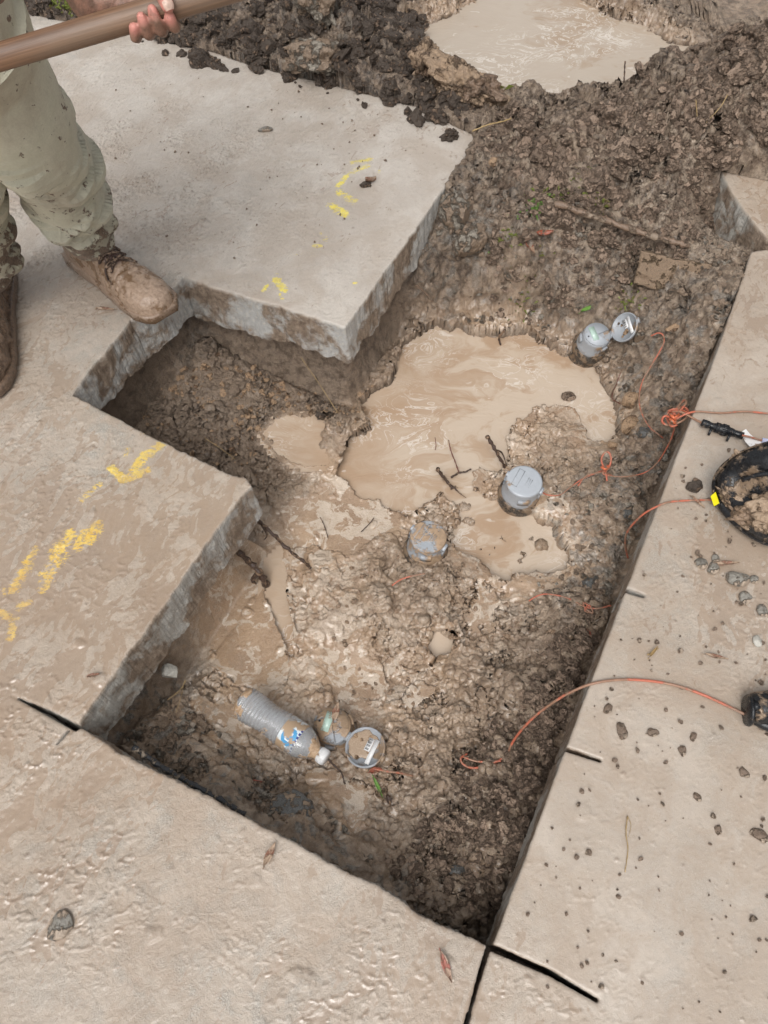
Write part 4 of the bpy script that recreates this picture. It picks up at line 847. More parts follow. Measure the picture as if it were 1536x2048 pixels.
for (px, py, r, lab) in [(1400, 1128, .014, 'rounded grey pebble, leftmost of the pebbles on the right pavement'), (1425, 1138, .014, 'muddy pebble touching the leftmost one on the right pavement'), (1430, 1118, .009, 'dark bluish pebble above the touching pair on the right pavement'), (1475, 1160, .022, 'largest grey pebble of those on the right pavement'), (1508, 1160, .01, 'small brown pebble right of the largest pebble'), (1490, 1198, .014, 'bluish muddy pebble below the largest pebble'), (1525, 1225, .014, 'flat grey pebble at the photo right edge below the others')]:
    rock('pebble', px, py, r, (1, .85, .6), M['stone'], lab, 'pebble', (0, 0, px*.1), int(px) % 50, .25, 4, group='pebbles on the right pavement', sub=3)
rock('pebble', 1514, 1283, .010, (.9, 1.1, .6), M['palestone'], 'pale angular pebble alone on the right pavement', 'pebble', seed=9, cuts=6, sub=3)
rock('mud_lump', 1388, 975, .017, (1, .9, .8), M['darkclod'], 'dark crumbly soil ball on the right pavement near the hanging cable', 'mud lump', seed=51, rough=.6)
for px, py, r, lab in [(1243, 1463, .012, 'oval mud lump on the right pavement, largest below the long cable'), (1216, 1418, .009, 'ragged mud lump nearest the long cable'), (1305, 1466, .009, 'round mud lump right of the largest one below the long cable'), (1363, 1502, .008, 'mud lump on the pavement below the round one'), (1394, 1594, .007, 'dark mud lump in the middle of the right pavement'), (1437, 1660, .007, 'mud lump low on the right pavement above the big edge one'), (1518, 1672, .011, 'big mud lump at the right edge of the photo'), (1488, 1547, .008, 'mud lump near the right edge, above the others there'), (1386, 1475, .007, 'twiggy mud lump right of the round one')]:
    rock('mud_lump', px, py, r, (1.15, .85, .5), M['crumb'], lab, 'mud lump', (0, 0, px*.13), int(px) % 50, .5, 1, group='mud lumps on the right pavement', sub=3)
rock('mud_lump', 120, 1850, .022, (.9, 1, .35), M['stone'], 'mud covered stone stuck on the lower left pavement', 'mud lump', seed=33, rough=.25, cuts=3)
rock('mud_lump', 730, 372, .012, (1.2, .7, .7), M['darkclod'], 'curled dark mud flake beside the upper yellow paint marks', 'mud lump', seed=61, rough=.7, cuts=1)
rock('mud_lump', 532, 262, .018, (1.1, .6, .5), M['stone'], 'flat muddy stone on the far pavement near the boot tread marks', 'mud lump', seed=62, rough=.4, cuts=4)
rock('mud_lump', 396, 130, .008, (.8, .8, 1), M['darkclod'], 'dark mud crumb below the gripping hand', 'mud lump', seed=63, rough=.5, cuts=1, sub=3)
0 and rock('mud_lump', 960, 945, .026, (1.5, .7, .5), M['rubble'], 'mud-coated fitting lump left of the closed meter', 'mud lump', (0, 0, -.3), 71, .3, 2, up=.004)
rock('mud_lump', 640, 795 + 40, .012, (1, 1, .8), M['darkclod'], 'dark soil lump at the small puddle edge', 'mud lump', seed=72, rough=.6)
# half-buried flat face of the old slab at the far right bank
def chunk_box(name, c, s, R, mat, lab, cat, seed=0):
    bm = bmesh.new(); bmesh.ops.create_cube(bm, size=1); bmesh.ops.subdivide_edges(bm, edges=bm.edges[:], cuts=18, use_grid_fill=True)
    V = np.array([v.co[:] for v in bm.verts]); F = [[v.index for v in f.verts] for f in bm.faces]; bm.free()
    V = V*np.asarray(s); V = V+(fbm3(V*30+seed, 3, seed)[:, None]*.006+fbm3(V*9+seed, 2, seed+3)[:, None]*.01)*np.sign(V)
    o = mesh_np(name, V@R.T, F, mat); o.location = [float(q) for q in c]; return tag(o, lab, cat)
c = ground_hit(1350, 545)
chunk_box('concrete_chunk', c+np.array([.0, .02, -.02]), (.17, .05, .08), rot3(-.5, 0, -.35), M['brass'], 'brown flat-faced concrete block half buried in the right bank', 'concrete chunk', 5)

# ------------------------------------------------------------------ water meters
def disc_arc(r, z0, z1, a0, a1, n=40, ri=0.0):
    V = []; F = []
    for k in range(n+1):
        a = a0+(a1-a0)*k/n
        for rr, z in ((ri, z1), (r, z1), (r, z0), (ri, z0)): V.append((rr*math.cos(a), rr*math.sin(a), z))
    for k in range(n):
        b = 4*k; c2 = 4*(k+1)
        for j in range(4): F.append([b+j, b+(j+1) % 4, c2+(j+1) % 4, c2+j])
    return V, F
def meter(px, py, ztop, label, R=.040, tilt=(0, 0), hinge=0., lid='closed', muddy=False, lid_open=1.9, pipe=None):
    top = W(px, py, ztop); base = top-np.array([0, 0, .075])
    root = empty('water_meter', base); tag(root, label, 'water meter', 'water meters in the pit')
    Rm = rot3(tilt[0], tilt[1], hinge); bm = 'greymuddy' if muddy else 'grey'
    def T(V): return np.asarray(V)@Rm.T
    body = MB(); prof = [(R*1.12, .012), (R*1.14, .02), (R*1.12, .03), (R*1.06, .034), (R*1.05, .05), (R*1.0, .058), (R*.99, .0655), (R*.9, .0665), (0.0001, .0665)]
    V, F = lathe(prof, 48); body.add(T(V), F)
    for k in range(3):
        a = .7+k*2.1; V, F = disc_arc(R*1.15, .036, .053, a, a+.55, 8, R*.98); body.add(T(V), F)
    body.build('register_body', M[bm], root)
    V, F = lathe([(R*1.3, -.06), (R*1.32, -.03), (R*1.22, -.02), (R*1.3, -.008), (R*1.32, .006), (R*1.22, .016), (R*1.1, .018)], 40)
    MB().add(T(V), F).build('brass_body', M['collar'], root)
    if pipe is not None:
        d_ = np.array([math.cos(pipe), math.sin(pipe), 0])
        for s in (-1, 1):
            V, F = tube(spline([d_*s*R*1.0+(0, 0, -.03), d_*s*R*1.8+(0, 0, -.034), d_*s*R*2.6+(0, 0, -.036)], 6), [.016]*7+[.021]*6, 18); V = np.asarray(V); V = V+.0035*fbm3(V*60, 3, 9)[:, None]
            MB().add(V, F).build('pipe_coupling', M['brass'], root)
    hx = R*1.03                                                    # hinge sits at local +x
    hm = MB()
    V, F = tube([(hx+.003, -.009, .066), (hx+.003, .009, .066)], .0042, 12); hm.add(T(V), F)
    V, F = box((hx-.001, 0, .060), (.008, .018, .010)); hm.add(T(V), F)
    V, F = box((hx+.001, .0, .045), (.007, .013, .024)); hm.add(T(V), F)
    hm.build('hinge', M['greyface'], root)
    lr = R*1.02
    def lidmesh(Ml, open_):
        L = MB(); prof = [(lr*1.0, .0), (lr*1.03, .002), (lr*1.03, .006), (lr*.97, .0085), (lr*.9, .009), (.0001, .0095)]
        V, F = lathe(prof, 48, Ml); L.add(T(V), F)
        return L
    if lid == 'closed':
        Ml = frame((0, 0, .0665), (1, 0, 0), (0, 1, 0), (0, 0, 1))
        L = lidmesh(Ml, False)
        lo = L.build('lid', M['greymuddy' if muddy else 'greyface'], root)
        r2 = MB()                                                  # raised panel lines moulded into the lid
        for (cx, cy, sx, sy) in [(-.010, 0, .0011, .048), (-.024, 0, .0011, .048), (-.017, .0240, .015, .0011), (-.017, -.0240, .015, .0011), (.006, .0, .0011, .026), (.011, .002, .0011, .020), (.016, -.001, .0011, .024)]:
            V, F = box((cx, cy, .0763), (sx, sy, .0012)); r2.add(T(V), F)
        r2.build('lid_moulding', M['grey'], lo)
        V, F = box((-lr-.001, 0, .072), (.006, .014, .005)); MB().add(T(V), F).build('latch_tab', M['greyface'], lo)
    else:
        fm = MB()                                                  # register face, a disc with a bite out of it towards the hinge
        V, F = disc_arc(R*.93, .0665, .0705, .35, 2*math.pi-.75, 44); fm.add(T(V), F)
        fm.build('register_face', M['greymuddy' if muddy else 'greyface'], root)
        V, F = box((-.010, .004, .0716), (.016, .040, .002)); V = T(np.asarray(V)@rot3(0, 0, .25).T); lc = MB().add(V, F).build('display', M['lcd'], root)
        V, F = lathe([(.0022, .0705), (.0022, .0712), (.0001, .0712)], 12, frame((-.026, -.006, 0), (1, 0, 0), (0, 1, 0), (0, 0, 1))); MB().add(T(V), F).build('port', M['ink'], root)
        a = lid_open; hp = np.array([hx+.004, 0, .067]); d = np.array([math.cos(a), 0, math.sin(a)]); nz = np.array([math.sin(a), 0, -math.cos(a)])
        cen = hp+d*(-1)*0+np.array([math.cos(a)*lr*1.05, 0, math.sin(a)*lr*1.05]);
        zin = np.array([-math.sin(a), 0, math.cos(a)])              # inside of the lid faces this way
        Ml = frame(cen, d, (0, 1, 0), zin)
        # dish: outer shell with raised rim on the inside
        prof = [(.0001, -.008), (lr*.9, -.0075), (lr*1.03, -.004), (lr*1.06, .001), (lr*1.05, .005), (lr*.96, .005), (lr*.94, -.0005), (.0001, -.001)]
        V, F = lathe(prof, 56, Ml); lo = MB().add(T(V), F).build('lid', M['grey'], root)
        lb = MB(); V, F = box((lr*.42, -.002, .0010), (.009, .050, .0012)); V = xf(np.asarray(V)@rot3(0, 0, .12).T, Ml); lb.add(T(V), F)
        V, F = box((lr*.12, .008, .0010), (.012, .026, .0012)); V = xf(np.asarray(V)@rot3(0, 0, .12).T, Ml); lb.add(T(V), F)
        lb.build('lid_label', M['label'], lo)
        bc = MB()
        for k in range(15):
            if k in (3, 7, 12): continue
            V, F = box((lr*.10, -.002+k*.0015, .0019), (.0075, .0005 if k % 3 else .0009, .0006)); V = xf(np.asarray(V)@rot3(0, 0, .12).T, Ml); bc.add(T(V), F)
        bc.build('barcode', M['ink'], lo)
        V, F = box((lr*1.08, 0, .0), (.008, .014, .008)); MB().add(T(xf(V, Ml)), F).build('latch_tab', M['grey'], lo)
        if muddy:                                                   # a pool of silt left in the open lid
            V, F = lathe([(lr*.86, -.0006), (lr*.80, .0006), (lr*.55, .0009), (.0001, .0008)], 60); V = np.asarray(V); aa = np.arctan2(V[:, 1], V[:, 0]); kk = 1-.30*np.clip(np.sin(aa*1+2.2), 0, 1)-.06*np.sin(aa*5+1)-.04*np.sin(aa*9); V[:, :2] *= kk[:, None]
            V[:, 0] -= .004; MB().add(T(xf(V, Ml)), F).build('silt_film', M['cakefilm'], lo)
        if True:
            mp = MB()
            for k in range(5):
                th = random.uniform(0, 6.28); q = lr*random.uniform(.2, .65); V, F = lump_np(2, (q*math.cos(th)-.008, q*math.sin(th), .0005), random.uniform(.003, .007), (1, 1, .16), np.eye(3), k+3, .4)
                mp.add(T(xf(V, Ml)), F)
            mp.build('mud_dab', M['clay'], lo)
    return root
meter(1047, 958, -.207, 'closed grey water meter with clean lid, standing by the mud island', R=.0415, hinge=-.55, tilt=(.05, .06), pipe=2.75)
meter(853, 1072, -.192, 'closed grey water meter with its lid half covered in tan mud', R=.0400, hinge=-.62, tilt=(-.03, .05), muddy=True)
meter(1191, 655, -.185, 'open water meter with green display, under the far bank beside the standing stone', R=.0365, tilt=(.25, .05), hinge=.05, lid='open', lid_open=.95)
meter(668, 1448, -.200, 'mud-covered open water meter beside the plastic bottle, lid with barcode sticker', R=.037, tilt=(.05, -.05), hinge=-.62, lid='open', lid_open=.05, muddy=True)

# ------------------------------------------------------------------ plastic bottle
def bottle_material():
    s = NT('muddy_clear_plastic'); w = s.warp(30, .012); n = s.noise(26, 5, .65, w); f = s.noise(180, 3, .6)
    A = s.attr('att')
    k = s.mr(s.math('ADD', n, s.math('MULTIPLY', A[0], .20)), .57, .63)
    c = s.mix(k, (.86, .88, .9, 1), s.mix(s.mr(f, .3, .7), lin(160, 130, 100), lin(196, 170, 142)))
    return s.fin(c, s.mixf(k, .10, .4), s.bump(s.math('ADD', f, s.math('MULTIPLY', k, 2.)), .0006), Transmission_Weight=s.mixf(k, .74, 0.), IOR=1.42, Specular_IOR_Level=.8)
M['bottle'] = bottle_material()
def label_material():
    s = NT('bottle_wrapper'); A = s.attr('att'); w = s.warp(60, .008); n = s.noise(40, 5, .6, w)
    c = s.mix(s.mr(A[0], .45, .5), lin(214, 222, 226), lin(84, 158, 206)); c = s.mix(s.mr(A[1], .45, .55), c, lin(238, 244, 248))
    c = s.mix(s.mr(A[2], .45, .55), c, lin(50, 62, 130))
    k = s.mr(n, .45, .51); c = s.mix(k, c, lin(172, 148, 122))
    return s.fin(c, .3, s.bump(k, .0006))
M['wrapper'] = label_material()
bb = W(484, 1402, -.185); bt = W(648, 1514, -.178); ax = nrm(bt-bb); L = float(np.linalg.norm(bt-bb)); Rb = .0335
side = nrm(np.cross([0, 0, 1.], ax)); upb = np.cross(ax, side)
MBt = frame(bb, side, upb, ax)
bottle = empty('plastic_bottle', (bb+bt)/2-np.array([0, 0, Rb])); tag(bottle, 'muddy clear ribbed plastic bottle with white cap and blue and white wrapper', 'bottle')
prof = [(.0001, .006), (.014, .004), (.026, 0), (.031, .004)]
zz = .008
while zz < L*.52:
    prof += [(Rb*.97, zz), (Rb*1.0, zz+.0022), (Rb*.97, zz+.0044), (Rb*.885, zz+.0062)]; zz += .0084
prof += [(Rb*.97, L*.535), (Rb*.99, L*.56), (Rb*.99, L*.70), (Rb*.97, L*.74), (Rb*.88, L*.79), (Rb*.74, L*.84), (Rb*.56, L*.885), (Rb*.42, L*.915), (Rb*.40, L*.935), (Rb*.46, L*.94), (Rb*.46, L*.945), (Rb*.37, L*.95), (Rb*.36, L*.99)]
V, F = lathe(prof, 64); V = np.asarray(V)
crush = 1+.05*fbm3(V*22, 2, 17)-.09*np.exp(-((V[:, 2]-L*.33)/.02)**2)*np.cos(np.arctan2(V[:, 1], V[:, 0])*2-1)+.04*np.sin(V[:, 2]*60+2*np.arctan2(V[:, 1], V[:, 0]))
V[:, 0] *= crush; V[:, 1] *= crush
at = np.stack([np.clip(1.3*sst(.16, .0, V[:, 2]/L)*.6+sst(.72, .95, V[:, 2]/L)*.55, 0, 1), V[:, 0]*0, V[:, 0]*0], -1)
b_ = MB().add(xf(V, MBt)-np.array(bottle.location), F).build('bottle_body', M['bottle'], bottle, attrs={'att': at})
sol = b_.modifiers.new('wall', 'SOLIDIFY'); sol.thickness = .0006; sol.offset = -1
V = []; F = []; at = []; na, nl = 60, 34
for i in range(nl+1):
    z = L*.545+(L*.735-L*.545)*i/nl
    for k in range(na+1):
        a = -1.5+k/na*4.7; r = Rb*(1.005 if z < L*.70 else 1.005-.10*((z/L-.70)/.04)**1.5*.25)
        V.append((r*math.cos(a), r*math.sin(a), z)); t = i/nl; u = k/na
        drop = 1. if ((u-.20)/.10)**2+((t-.42)/.36)**2 < 1 else 0.
        drop = max(drop, 1. if ((u-.72)/.12)**2+((t-.55)/.4)**2 < 1 else 0)
        ring = 1. if (.028 < math.hypot((u-.24)*.75, (t-.56)*.2) < .047 and t-.56 < .12) or (.028 < math.hypot((u-.72)*.75, (t-.56)*.2) < .047 and t-.56 < .12) else 0.
        at.append((drop, max(ring, 0), 1. if t > .90 and int(u*60) % 3 else 0.))
for i in range(nl):
    for k in range(na):
        p = i*(na+1)+k; F.append([p, p+1, p+na+2, p+na+1])
b2 = MB().add(xf(V, MBt)-np.array(bottle.location), F).build('wrapper', M['wrapper'], bottle, attrs={'att': np.array(at)})
cp = MB(); V, F = lathe([(.0001, L*.945), (.0145, L*.945), (.015, L*.95), (.015, L*1.02), (.0135, L*1.03), (.0001, L*1.03)], 40, MBt); cp.add(V-np.array(bottle.location), F)
for k in range(30):
    a = k*2*math.pi/30; V, F = box((.0152*math.cos(a), .0152*math.sin(a), L*.985), (.0008, .0008, .011), MBt); cp.add(V-np.array(bottle.location), F)
cp.build('cap', M['label'], bottle)

# ------------------------------------------------------------------ cables
def path3(pts, mode='ground', r=.0024, up=.0):
    out = []
    for p in pts:
        if len(p) == 3: out.append(W(*p))
        else: out.append(ground_hit(p[0], p[1], r*.6+up))
    return np.array(out)
def cable(name, pts, label, cat='cable', r=.0020, mat='cable', group=None, k=8, loc=None):
    r *= .84; P = spline(path3(pts, r=r), k)
    for _ in range(1): P[1:-1] = .5*P[1:-1]+.25*(P[:-2]+P[2:])
    V, F = tube(P, r, 10); o = MB().add(V, F).build(name, M[mat], None, loc=P[0]); return tag(o, label, cat, group)
G = 'orange meter wires'
cable('signal_wire', [(1302, 672, -.10), (1316, 666, -.10), (1326, 670, -.10), (1328, 684, -.115), (1318, 705, -.13), (1300, 735, -.15), (1284, 765, -.17), (1278, 800, -.18), (1285, 830, -.185), (1300, 855, -.19), (1316, 868, -.19), (1326, 876, -.20)], 'orange wire curving down the right bank from the upper open meter', group=G)
cable('signal_wire', [(1352, 842, -.02), (1345, 870, -.08), (1334, 895, -.12), (1315, 925, -.17), (1290, 945, -.19), (1255, 953, -.19), (1225, 952, -.19), (1208, 942, -.18), (1195, 945, -.20), (1165, 958, -.215), (1140, 975, -.22), (1120, 990, -.225), (1096, 990, -.225), (1084, 984, -.235)], 'orange wire running from the big knot along the bank to the closed clean meter', group=G)
cable('signal_wire', [(1212, 944, -.185), (1180, 948, -.205), (1168, 956, -.21), (1156, 972, -.215)], 'short orange wire doubling the one beside the small knot', group=G)
cable('signal_wire', [(1440, 1000, .006), (1400, 1000, .006), (1345, 1003, .006), (1320, 1010, .004), (1290, 1026, -.02), (1266, 1048, -.06), (1252, 1070, -.11), (1251, 1095, -.16), (1256, 1116, -.2)], 'orange wire hanging over the pit edge from the black housing', group=G, r=.0026)
cable('signal_wire', [(784, 1171, -.235), (800, 1160, -.225), (820, 1153, -.218), (850, 1147, -.215)], 'short orange wire end sticking out of the mud below the muddy-lidded meter', group=G)
cable('signal_wire', [(1058, 1202, -.24), (1072, 1193, -.23), (1092, 1188, -.222), (1125, 1193, -.215), (1150, 1203, -.21), (1170, 1214, -.205), (1195, 1217, -.2), (1222, 1211, -.2)], 'orange wire with a small knot crossing the mud beside the right pit wall', group=G)
cable('signal_wire', [(1180, 1213, -.2), (1166, 1205, -.2), (1172, 1218, -.2), (1186, 1226, -.2), (1178, 1210, -.2), (1170, 1222, -.2), (1192, 1228, -.21)], 'small knot tied in the wire beside the right pit wall', group=G, r=.002)
cable('signal_wire', [(1530, 1445, .02), (1505, 1436, .012), (1460, 1414, .006), (1400, 1387, .006), (1340, 1368, .006), (1280, 1360, .006), (1230, 1360, .006), (1190, 1366, .004), (1160, 1376, -.01), (1120, 1396, -.04), (1075, 1428, -.09), (1045, 1458, -.13), (1025, 1485, -.17), (1015, 1508, -.2)], 'longest orange cable, arching from the right pavement into the pit', group=G, r=.0030)
cable('signal_wire', [(1015, 1505, -.192), (1000, 1520, -.190), (975, 1531, -.192), (945, 1536, -.192), (926, 1528, -.190), (922, 1516, -.190), (934, 1508, -.200)], 'orange loop at the pit end of the longest cable', group=G, r=.0026)
cable('signal_wire', [(1002, 1522, -.185), (975, 1524, -.187), (950, 1522, -.188), (932, 1516, -.188), (924, 1512, -.195)], 'second strand of the orange loop at the pit end of the longest cable', group=G, r=.0022)
cable('signal_wire', [(752, 1538, -.2), (775, 1543, -.198), (800, 1546, -.2), (826, 1552, -.212)], 'short red-orange wire right of the barcode lid', group=G, r=.0024)
cable('signal_wire', [(1352, 838, -.01), (1372, 828, .004), (1395, 823, .006), (1440, 826, .006), (1490, 823, .006), (1540, 827, .006), (1600, 828, .006)], 'upper orange wire crossing the right pavement from the big knot', group=G, r=.0027)
cable('signal_wire', [(1344, 822, -.01), (1362, 824, .0), (1385, 836, .006), (1406, 847, .012)], 'orange wire from the big knot into the black connector', group=G, r=.0029)
cable('signal_wire', [(1484, 871, .02), (1500, 874, .02), (1520, 880, .02), (1545, 886, .022), (1580, 892, .022)], 'orange wire leaving the black connector over the white tag', group=G, r=.0026)
# big knot: loops of wire bound with orange ties
kn = empty('wire_knot', W(1350, 835, -.04)); tag(kn, 'bundled knot of orange wire loops hanging at the right pit edge', 'wire knot')
K0 = np.array(kn.location)
for lp in [[(1345, 838), (1330, 832), (1324, 842), (1334, 850), (1355, 846), (1372, 836), (1376, 822), (1366, 814), (1354, 820), (1344, 836)],
           [(1340, 846), (1350, 822), (1362, 806), (1368, 800), (1372, 806), (1362, 820), (1350, 838), (1344, 850)],
           [(1356, 840), (1348, 826), (1338, 824), (1334, 836), (1342, 852), (1354, 850)],
           [(1336, 822), (1350, 818), (1368, 822), (1380, 830)]]:
    P = spline([W(a, b, -.035+.008*math.sin(i*1.7)) for i, (a, b) in enumerate(lp)], 6); V, F = tube(P-K0, .0026, 8); MB().add(V, F).build('wire_loop', M['cable'], kn)
for a, b, c2, d2 in [(1340, 828, 1352, 840), (1346, 838, 1358, 830), (1350, 846, 1340, 838)]:
    P = spline([W(a, b, -.026), W((a+c2)/2, (b+d2)/2, -.02), W(c2, d2, -.026)], 4); V, F = tube(P-K0, .0032, 8); MB().add(V, F).build('tie', M['zip'], kn)
kn2 = empty('wire_knot', W(1210, 935, -.19)); tag(kn2, 'small orange wire knot with one upright loop, on the bank above the clean meter', 'wire knot')
K0 = np.array(kn2.location)
for lp in [[(1210, 940, -.18), (1203, 922, -.165), (1207, 908, -.155), (1216, 904, -.15), (1222, 914, -.155), (1220, 930, -.165), (1211, 944, -.18)], [(1205, 930, -.175), (1212, 948, -.175), (1214, 962, -.18)], [(1216, 930, -.175), (1206, 946, -.175), (1220, 952, -.18)]]:
    V, F = tube(spline([W(*q) for q in lp], 6)-K0, .0024, 8); MB().add(V, F).build('wire_loop', M['cable'], kn2)
V, F = tube(spline([W(1203, 934, -.168), W(1210, 938, -.162), W(1218, 932, -.168)], 4)-K0, .003, 8); MB().add(V, F).build('tie', M['zip'], kn2)

# black splice connector and its white tag
c0 = W(1403, 845, .014); c1 = W(1486, 872, .014); ax = nrm(c1-c0); L = float(np.linalg.norm(c1-c0)); sd2 = nrm(np.cross([0, 0, 1.], ax)); MC = frame(c0, sd2, np.cross(ax, sd2), ax)
con = empty('cable_connector', W(1445, 858, 0)); tag(con, 'black screw-together cable connector lying on the right pavement', 'connector'); K0 = np.array(con.location)
prof = [(.0001, 0), (.0075, 0), (.0085, .004), (.0085, .014), (.0068, .017), (.0066, .024), (.009, .028), (.010, .038), (.0112, .042), (.0112, .054), (.0092, .057), (.0088, .064), (.0072, .068), (.0075, L*.86), (.0078, L), (.0001, L)]
V, F = lathe(prof, 32, MC); MB().add(V-K0, F).build('connector_shell', M['blackclean'], con)
rb = MB()
for k in range(14):
    a = k*2*math.pi/14; V, F = box((.0114*math.cos(a), .0114*math.sin(a), .048), (.0014, .0014, .012), MC); rb.add(V-K0, F)
    V, F = box((.0102*math.cos(a), .0102*math.sin(a), .0335), (.0012, .0012, .009), MC); rb.add(V-K0, F)
rb.build('grip_ribs', M['blackclean'], con)
for z in (.022, .060):
    V, F = tube([MC[:3, 3]+ax*z-K0+nrm(np.cross(ax, [0, 0, 1.]))*q[0]+np.array([0, 0, q[1]]) for q in [(.006, 0), (.013, 0), (.018, -.004), (.019, -.008)]], .0026, 8); MB().add(V, F).build('lug', M['blackclean'], con)
tg0 = W(1505, 885, .008); V = []; F = []
tgp = [(1485, 862), (1492, 858), (1500, 868), (1512, 878), (1524, 884), (1540, 888), (1560, 896), (1560, 905), (1520, 902), (1504, 897), (1492, 885), (1484, 872)]
top = [W(a, b, .008+.010*math.sin((a-1480)/30.)) for a, b in tgp]; n = len(top)
V = [p-tg0 for p in top]+[p-tg0-np.array([0, 0, .0008]) for p in top]
F = [list(range(n)), list(range(n, 2*n))[::-1]]+[[i, i+n, (i+1) % n+n, (i+1) % n] for i in range(n)]
tgo = empty('paper_tag', tg0); tag(tgo, 'curled white tag smeared with mud, under the wire beside the black connector', 'tag')
MB().add(V, F).build('tag_sheet', M['tagwhite'], tgo, smooth=False)
V, F = tube([W(1524, 881, .02)-tg0, W(1560, 889, .022)-tg0], .0062, 16); MB().add(V, F).build('sleeve', M['collarblue'], tgo)

# ------------------------------------------------------------------ black housings at the right edge
h0 = W(1500, 1000, 0); hs = empty('plastic_housing', h0); tag(hs, 'mud-caked black oval plastic housing with yellow mark, tilted on the right pavement', 'housing')
cH = W(1556, 985, .085); axn = nrm(CP-cH+np.array([-.55, -.1, .25])); ux = nrm(W(1436, 965, .085)-cH); ux = nrm(ux-axn*np.dot(ux, axn)); uy = np.cross(axn, ux); MH = frame(cH-h0, ux, uy, axn)
def oval(prof, n=72, sx=1.0, sy=.86):
    V, F = lathe(prof, n); V = np.asarray(V); V[:, 0] *= sx; V[:, 1] *= sy; return V, F
RH = .118
def egg(V):
    V = np.asarray(V, float); x = V[:, 0]/RH; V[:, 1] *= 1-.20*np.clip(x, -1, 1)*(x > 0)-.0*x; return V
V, F = oval([(.0001, -.05), (RH*.6, -.048), (RH*.86, -.034), (RH*.96, -.018), (RH*1.0, -.008), (RH*1.02, -.002), (RH*1.01, .003), (RH*.97, .006), (RH*.90, .007)]); MB().add(xf(egg(V), MH), F).build('shell', M['black'], hs)
V, F = oval([(RH*.95, .005), (RH*.88, .010), (RH*.78, .020), (RH*.66, .028), (RH*.52, .030), (RH*.36, .029), (RH*.18, .030), (.0001, .030)], 90); V = egg(V); aa = np.arctan2(V[:, 1], V[:, 0])
V[:, 2] += .010*fbm3(V*14, 3, 4)-.030*np.exp(-((V[:, 0]-.050)**2+(V[:, 1]+.004)**2)/.0005)+.012*sst(-.02, -.06, V[:, 1])*(np.hypot(V[:, 0], V[:, 1]) < RH*.9); MB().add(xf(V, MH), F).build('cover', M['black'], hs)
M['cake'] = plain('mud_cake', lin(172, 148, 124), .4, mud=.4, mudcol=lin(146, 122, 100), scale=24, bumpd=.003, var=.12)
for cx, cy, cz, sx, sy, sz, rz, sd0 in [(-.015, .034, .028, .064, .034, .014, .25, 5), (.045, .046, .014, .050, .020, .009, -.55, 7), (.088, -.010, .006, .012, .034, .005, .1, 9), (.070, -.045, .008, .022, .016, .005, -.6, 11), (-.06, .0, .034, .030, .026, .016, .2, 13)]:
    V, F = lump_np(5, (cx, cy, cz), 1., (sx, sy, sz), rot3(0, 0, rz), sd0, .75, 2.6); MB().add(xf(V, MH), F).build('mud_cake', M['cake'], hs)
V, F = tube(spline([(RH*.50, -.012, .032), (RH*.2, -.030, .040), (-RH*.4, -.045, .036), (-RH*.8, -.05, .02)], 6), .0045, 12); MB().add(xf(V, MH), F).build('rib', M['black'], hs)
V, F = lathe([(.024, .01), (.022, .034), (.012, .036), (.010, .026), (.0001, .026)], 24, frame((-.035, .03, .02), (1, 0, 0), (0, 1, 0), (0, 0, 1))); MB().add(xf(V, MH), F).build('boss', M['black'], hs)
yv = [(RH*.90, .020, .0125), (RH*.97, .030, .0085), (RH*.88, .048, .010), (RH*.80, .040, .0145)]
V = yv+[(a, b, c-.003) for a, b, c in yv]; F = [[0, 1, 2, 3], [7, 6, 5, 4], [0, 4, 5, 1], [1, 5, 6, 2], [2, 6, 7, 3], [3, 7, 4, 0]]
MB().add(xf(V, MH), F).build('yellow_mark', M['yellow'], hs, smooth=False)
leg = MB(); V, F = tube([cH-h0-axn*.03, (W(1570, 1010, 0)-h0)], .05, 20); leg.add(V, F); leg.build('base', M['black'], hs)
q0 = W(1520, 1440, 0); hb = empty('cable_boot', q0); tag(hb, 'muddy black flanged plug at the right edge where the longest orange cable ends', 'plug')
a0 = W(1500, 1420, .022); a1 = W(1620, 1400, .028); ax = nrm(a1-a0); s2 = nrm(np.cross([0, 0, 1.], ax)); MQ = frame(a0-q0, s2, np.cross(ax, s2), ax)
V, F = lathe([(.0001, .0), (.022, .0), (.026, .006), (.028, .014), (.027, .05), (.024, .12), (.0001, .12)], 36, MQ); MB().add(V, F).build('plug_body', M['black'], hb)
V, F = lathe([(.0001, -.007), (.025, -.007), (.0268, -.004), (.0268, -.001), (.02, .0)], 36, frame(MQ[:3, 3], nrm(MQ[:3, 0]+.25*ax), MQ[:3, 1], ax)); MB().add(V, F).build('flange', M['blackclean'], hb)
V, F = box((0, .0, .002), (.012, .058, .008), MQ); MB().add(V, F).build('lug', M['blackclean'], hb)
V, F = tube(spline([W(1512, 1440, .016)-q0, W(1535, 1452, .018)-q0, W(1580, 1465, .02)-q0], 4), .009, 16); MB().add(V, F).build('strain_relief', M['blackclean'], hb)

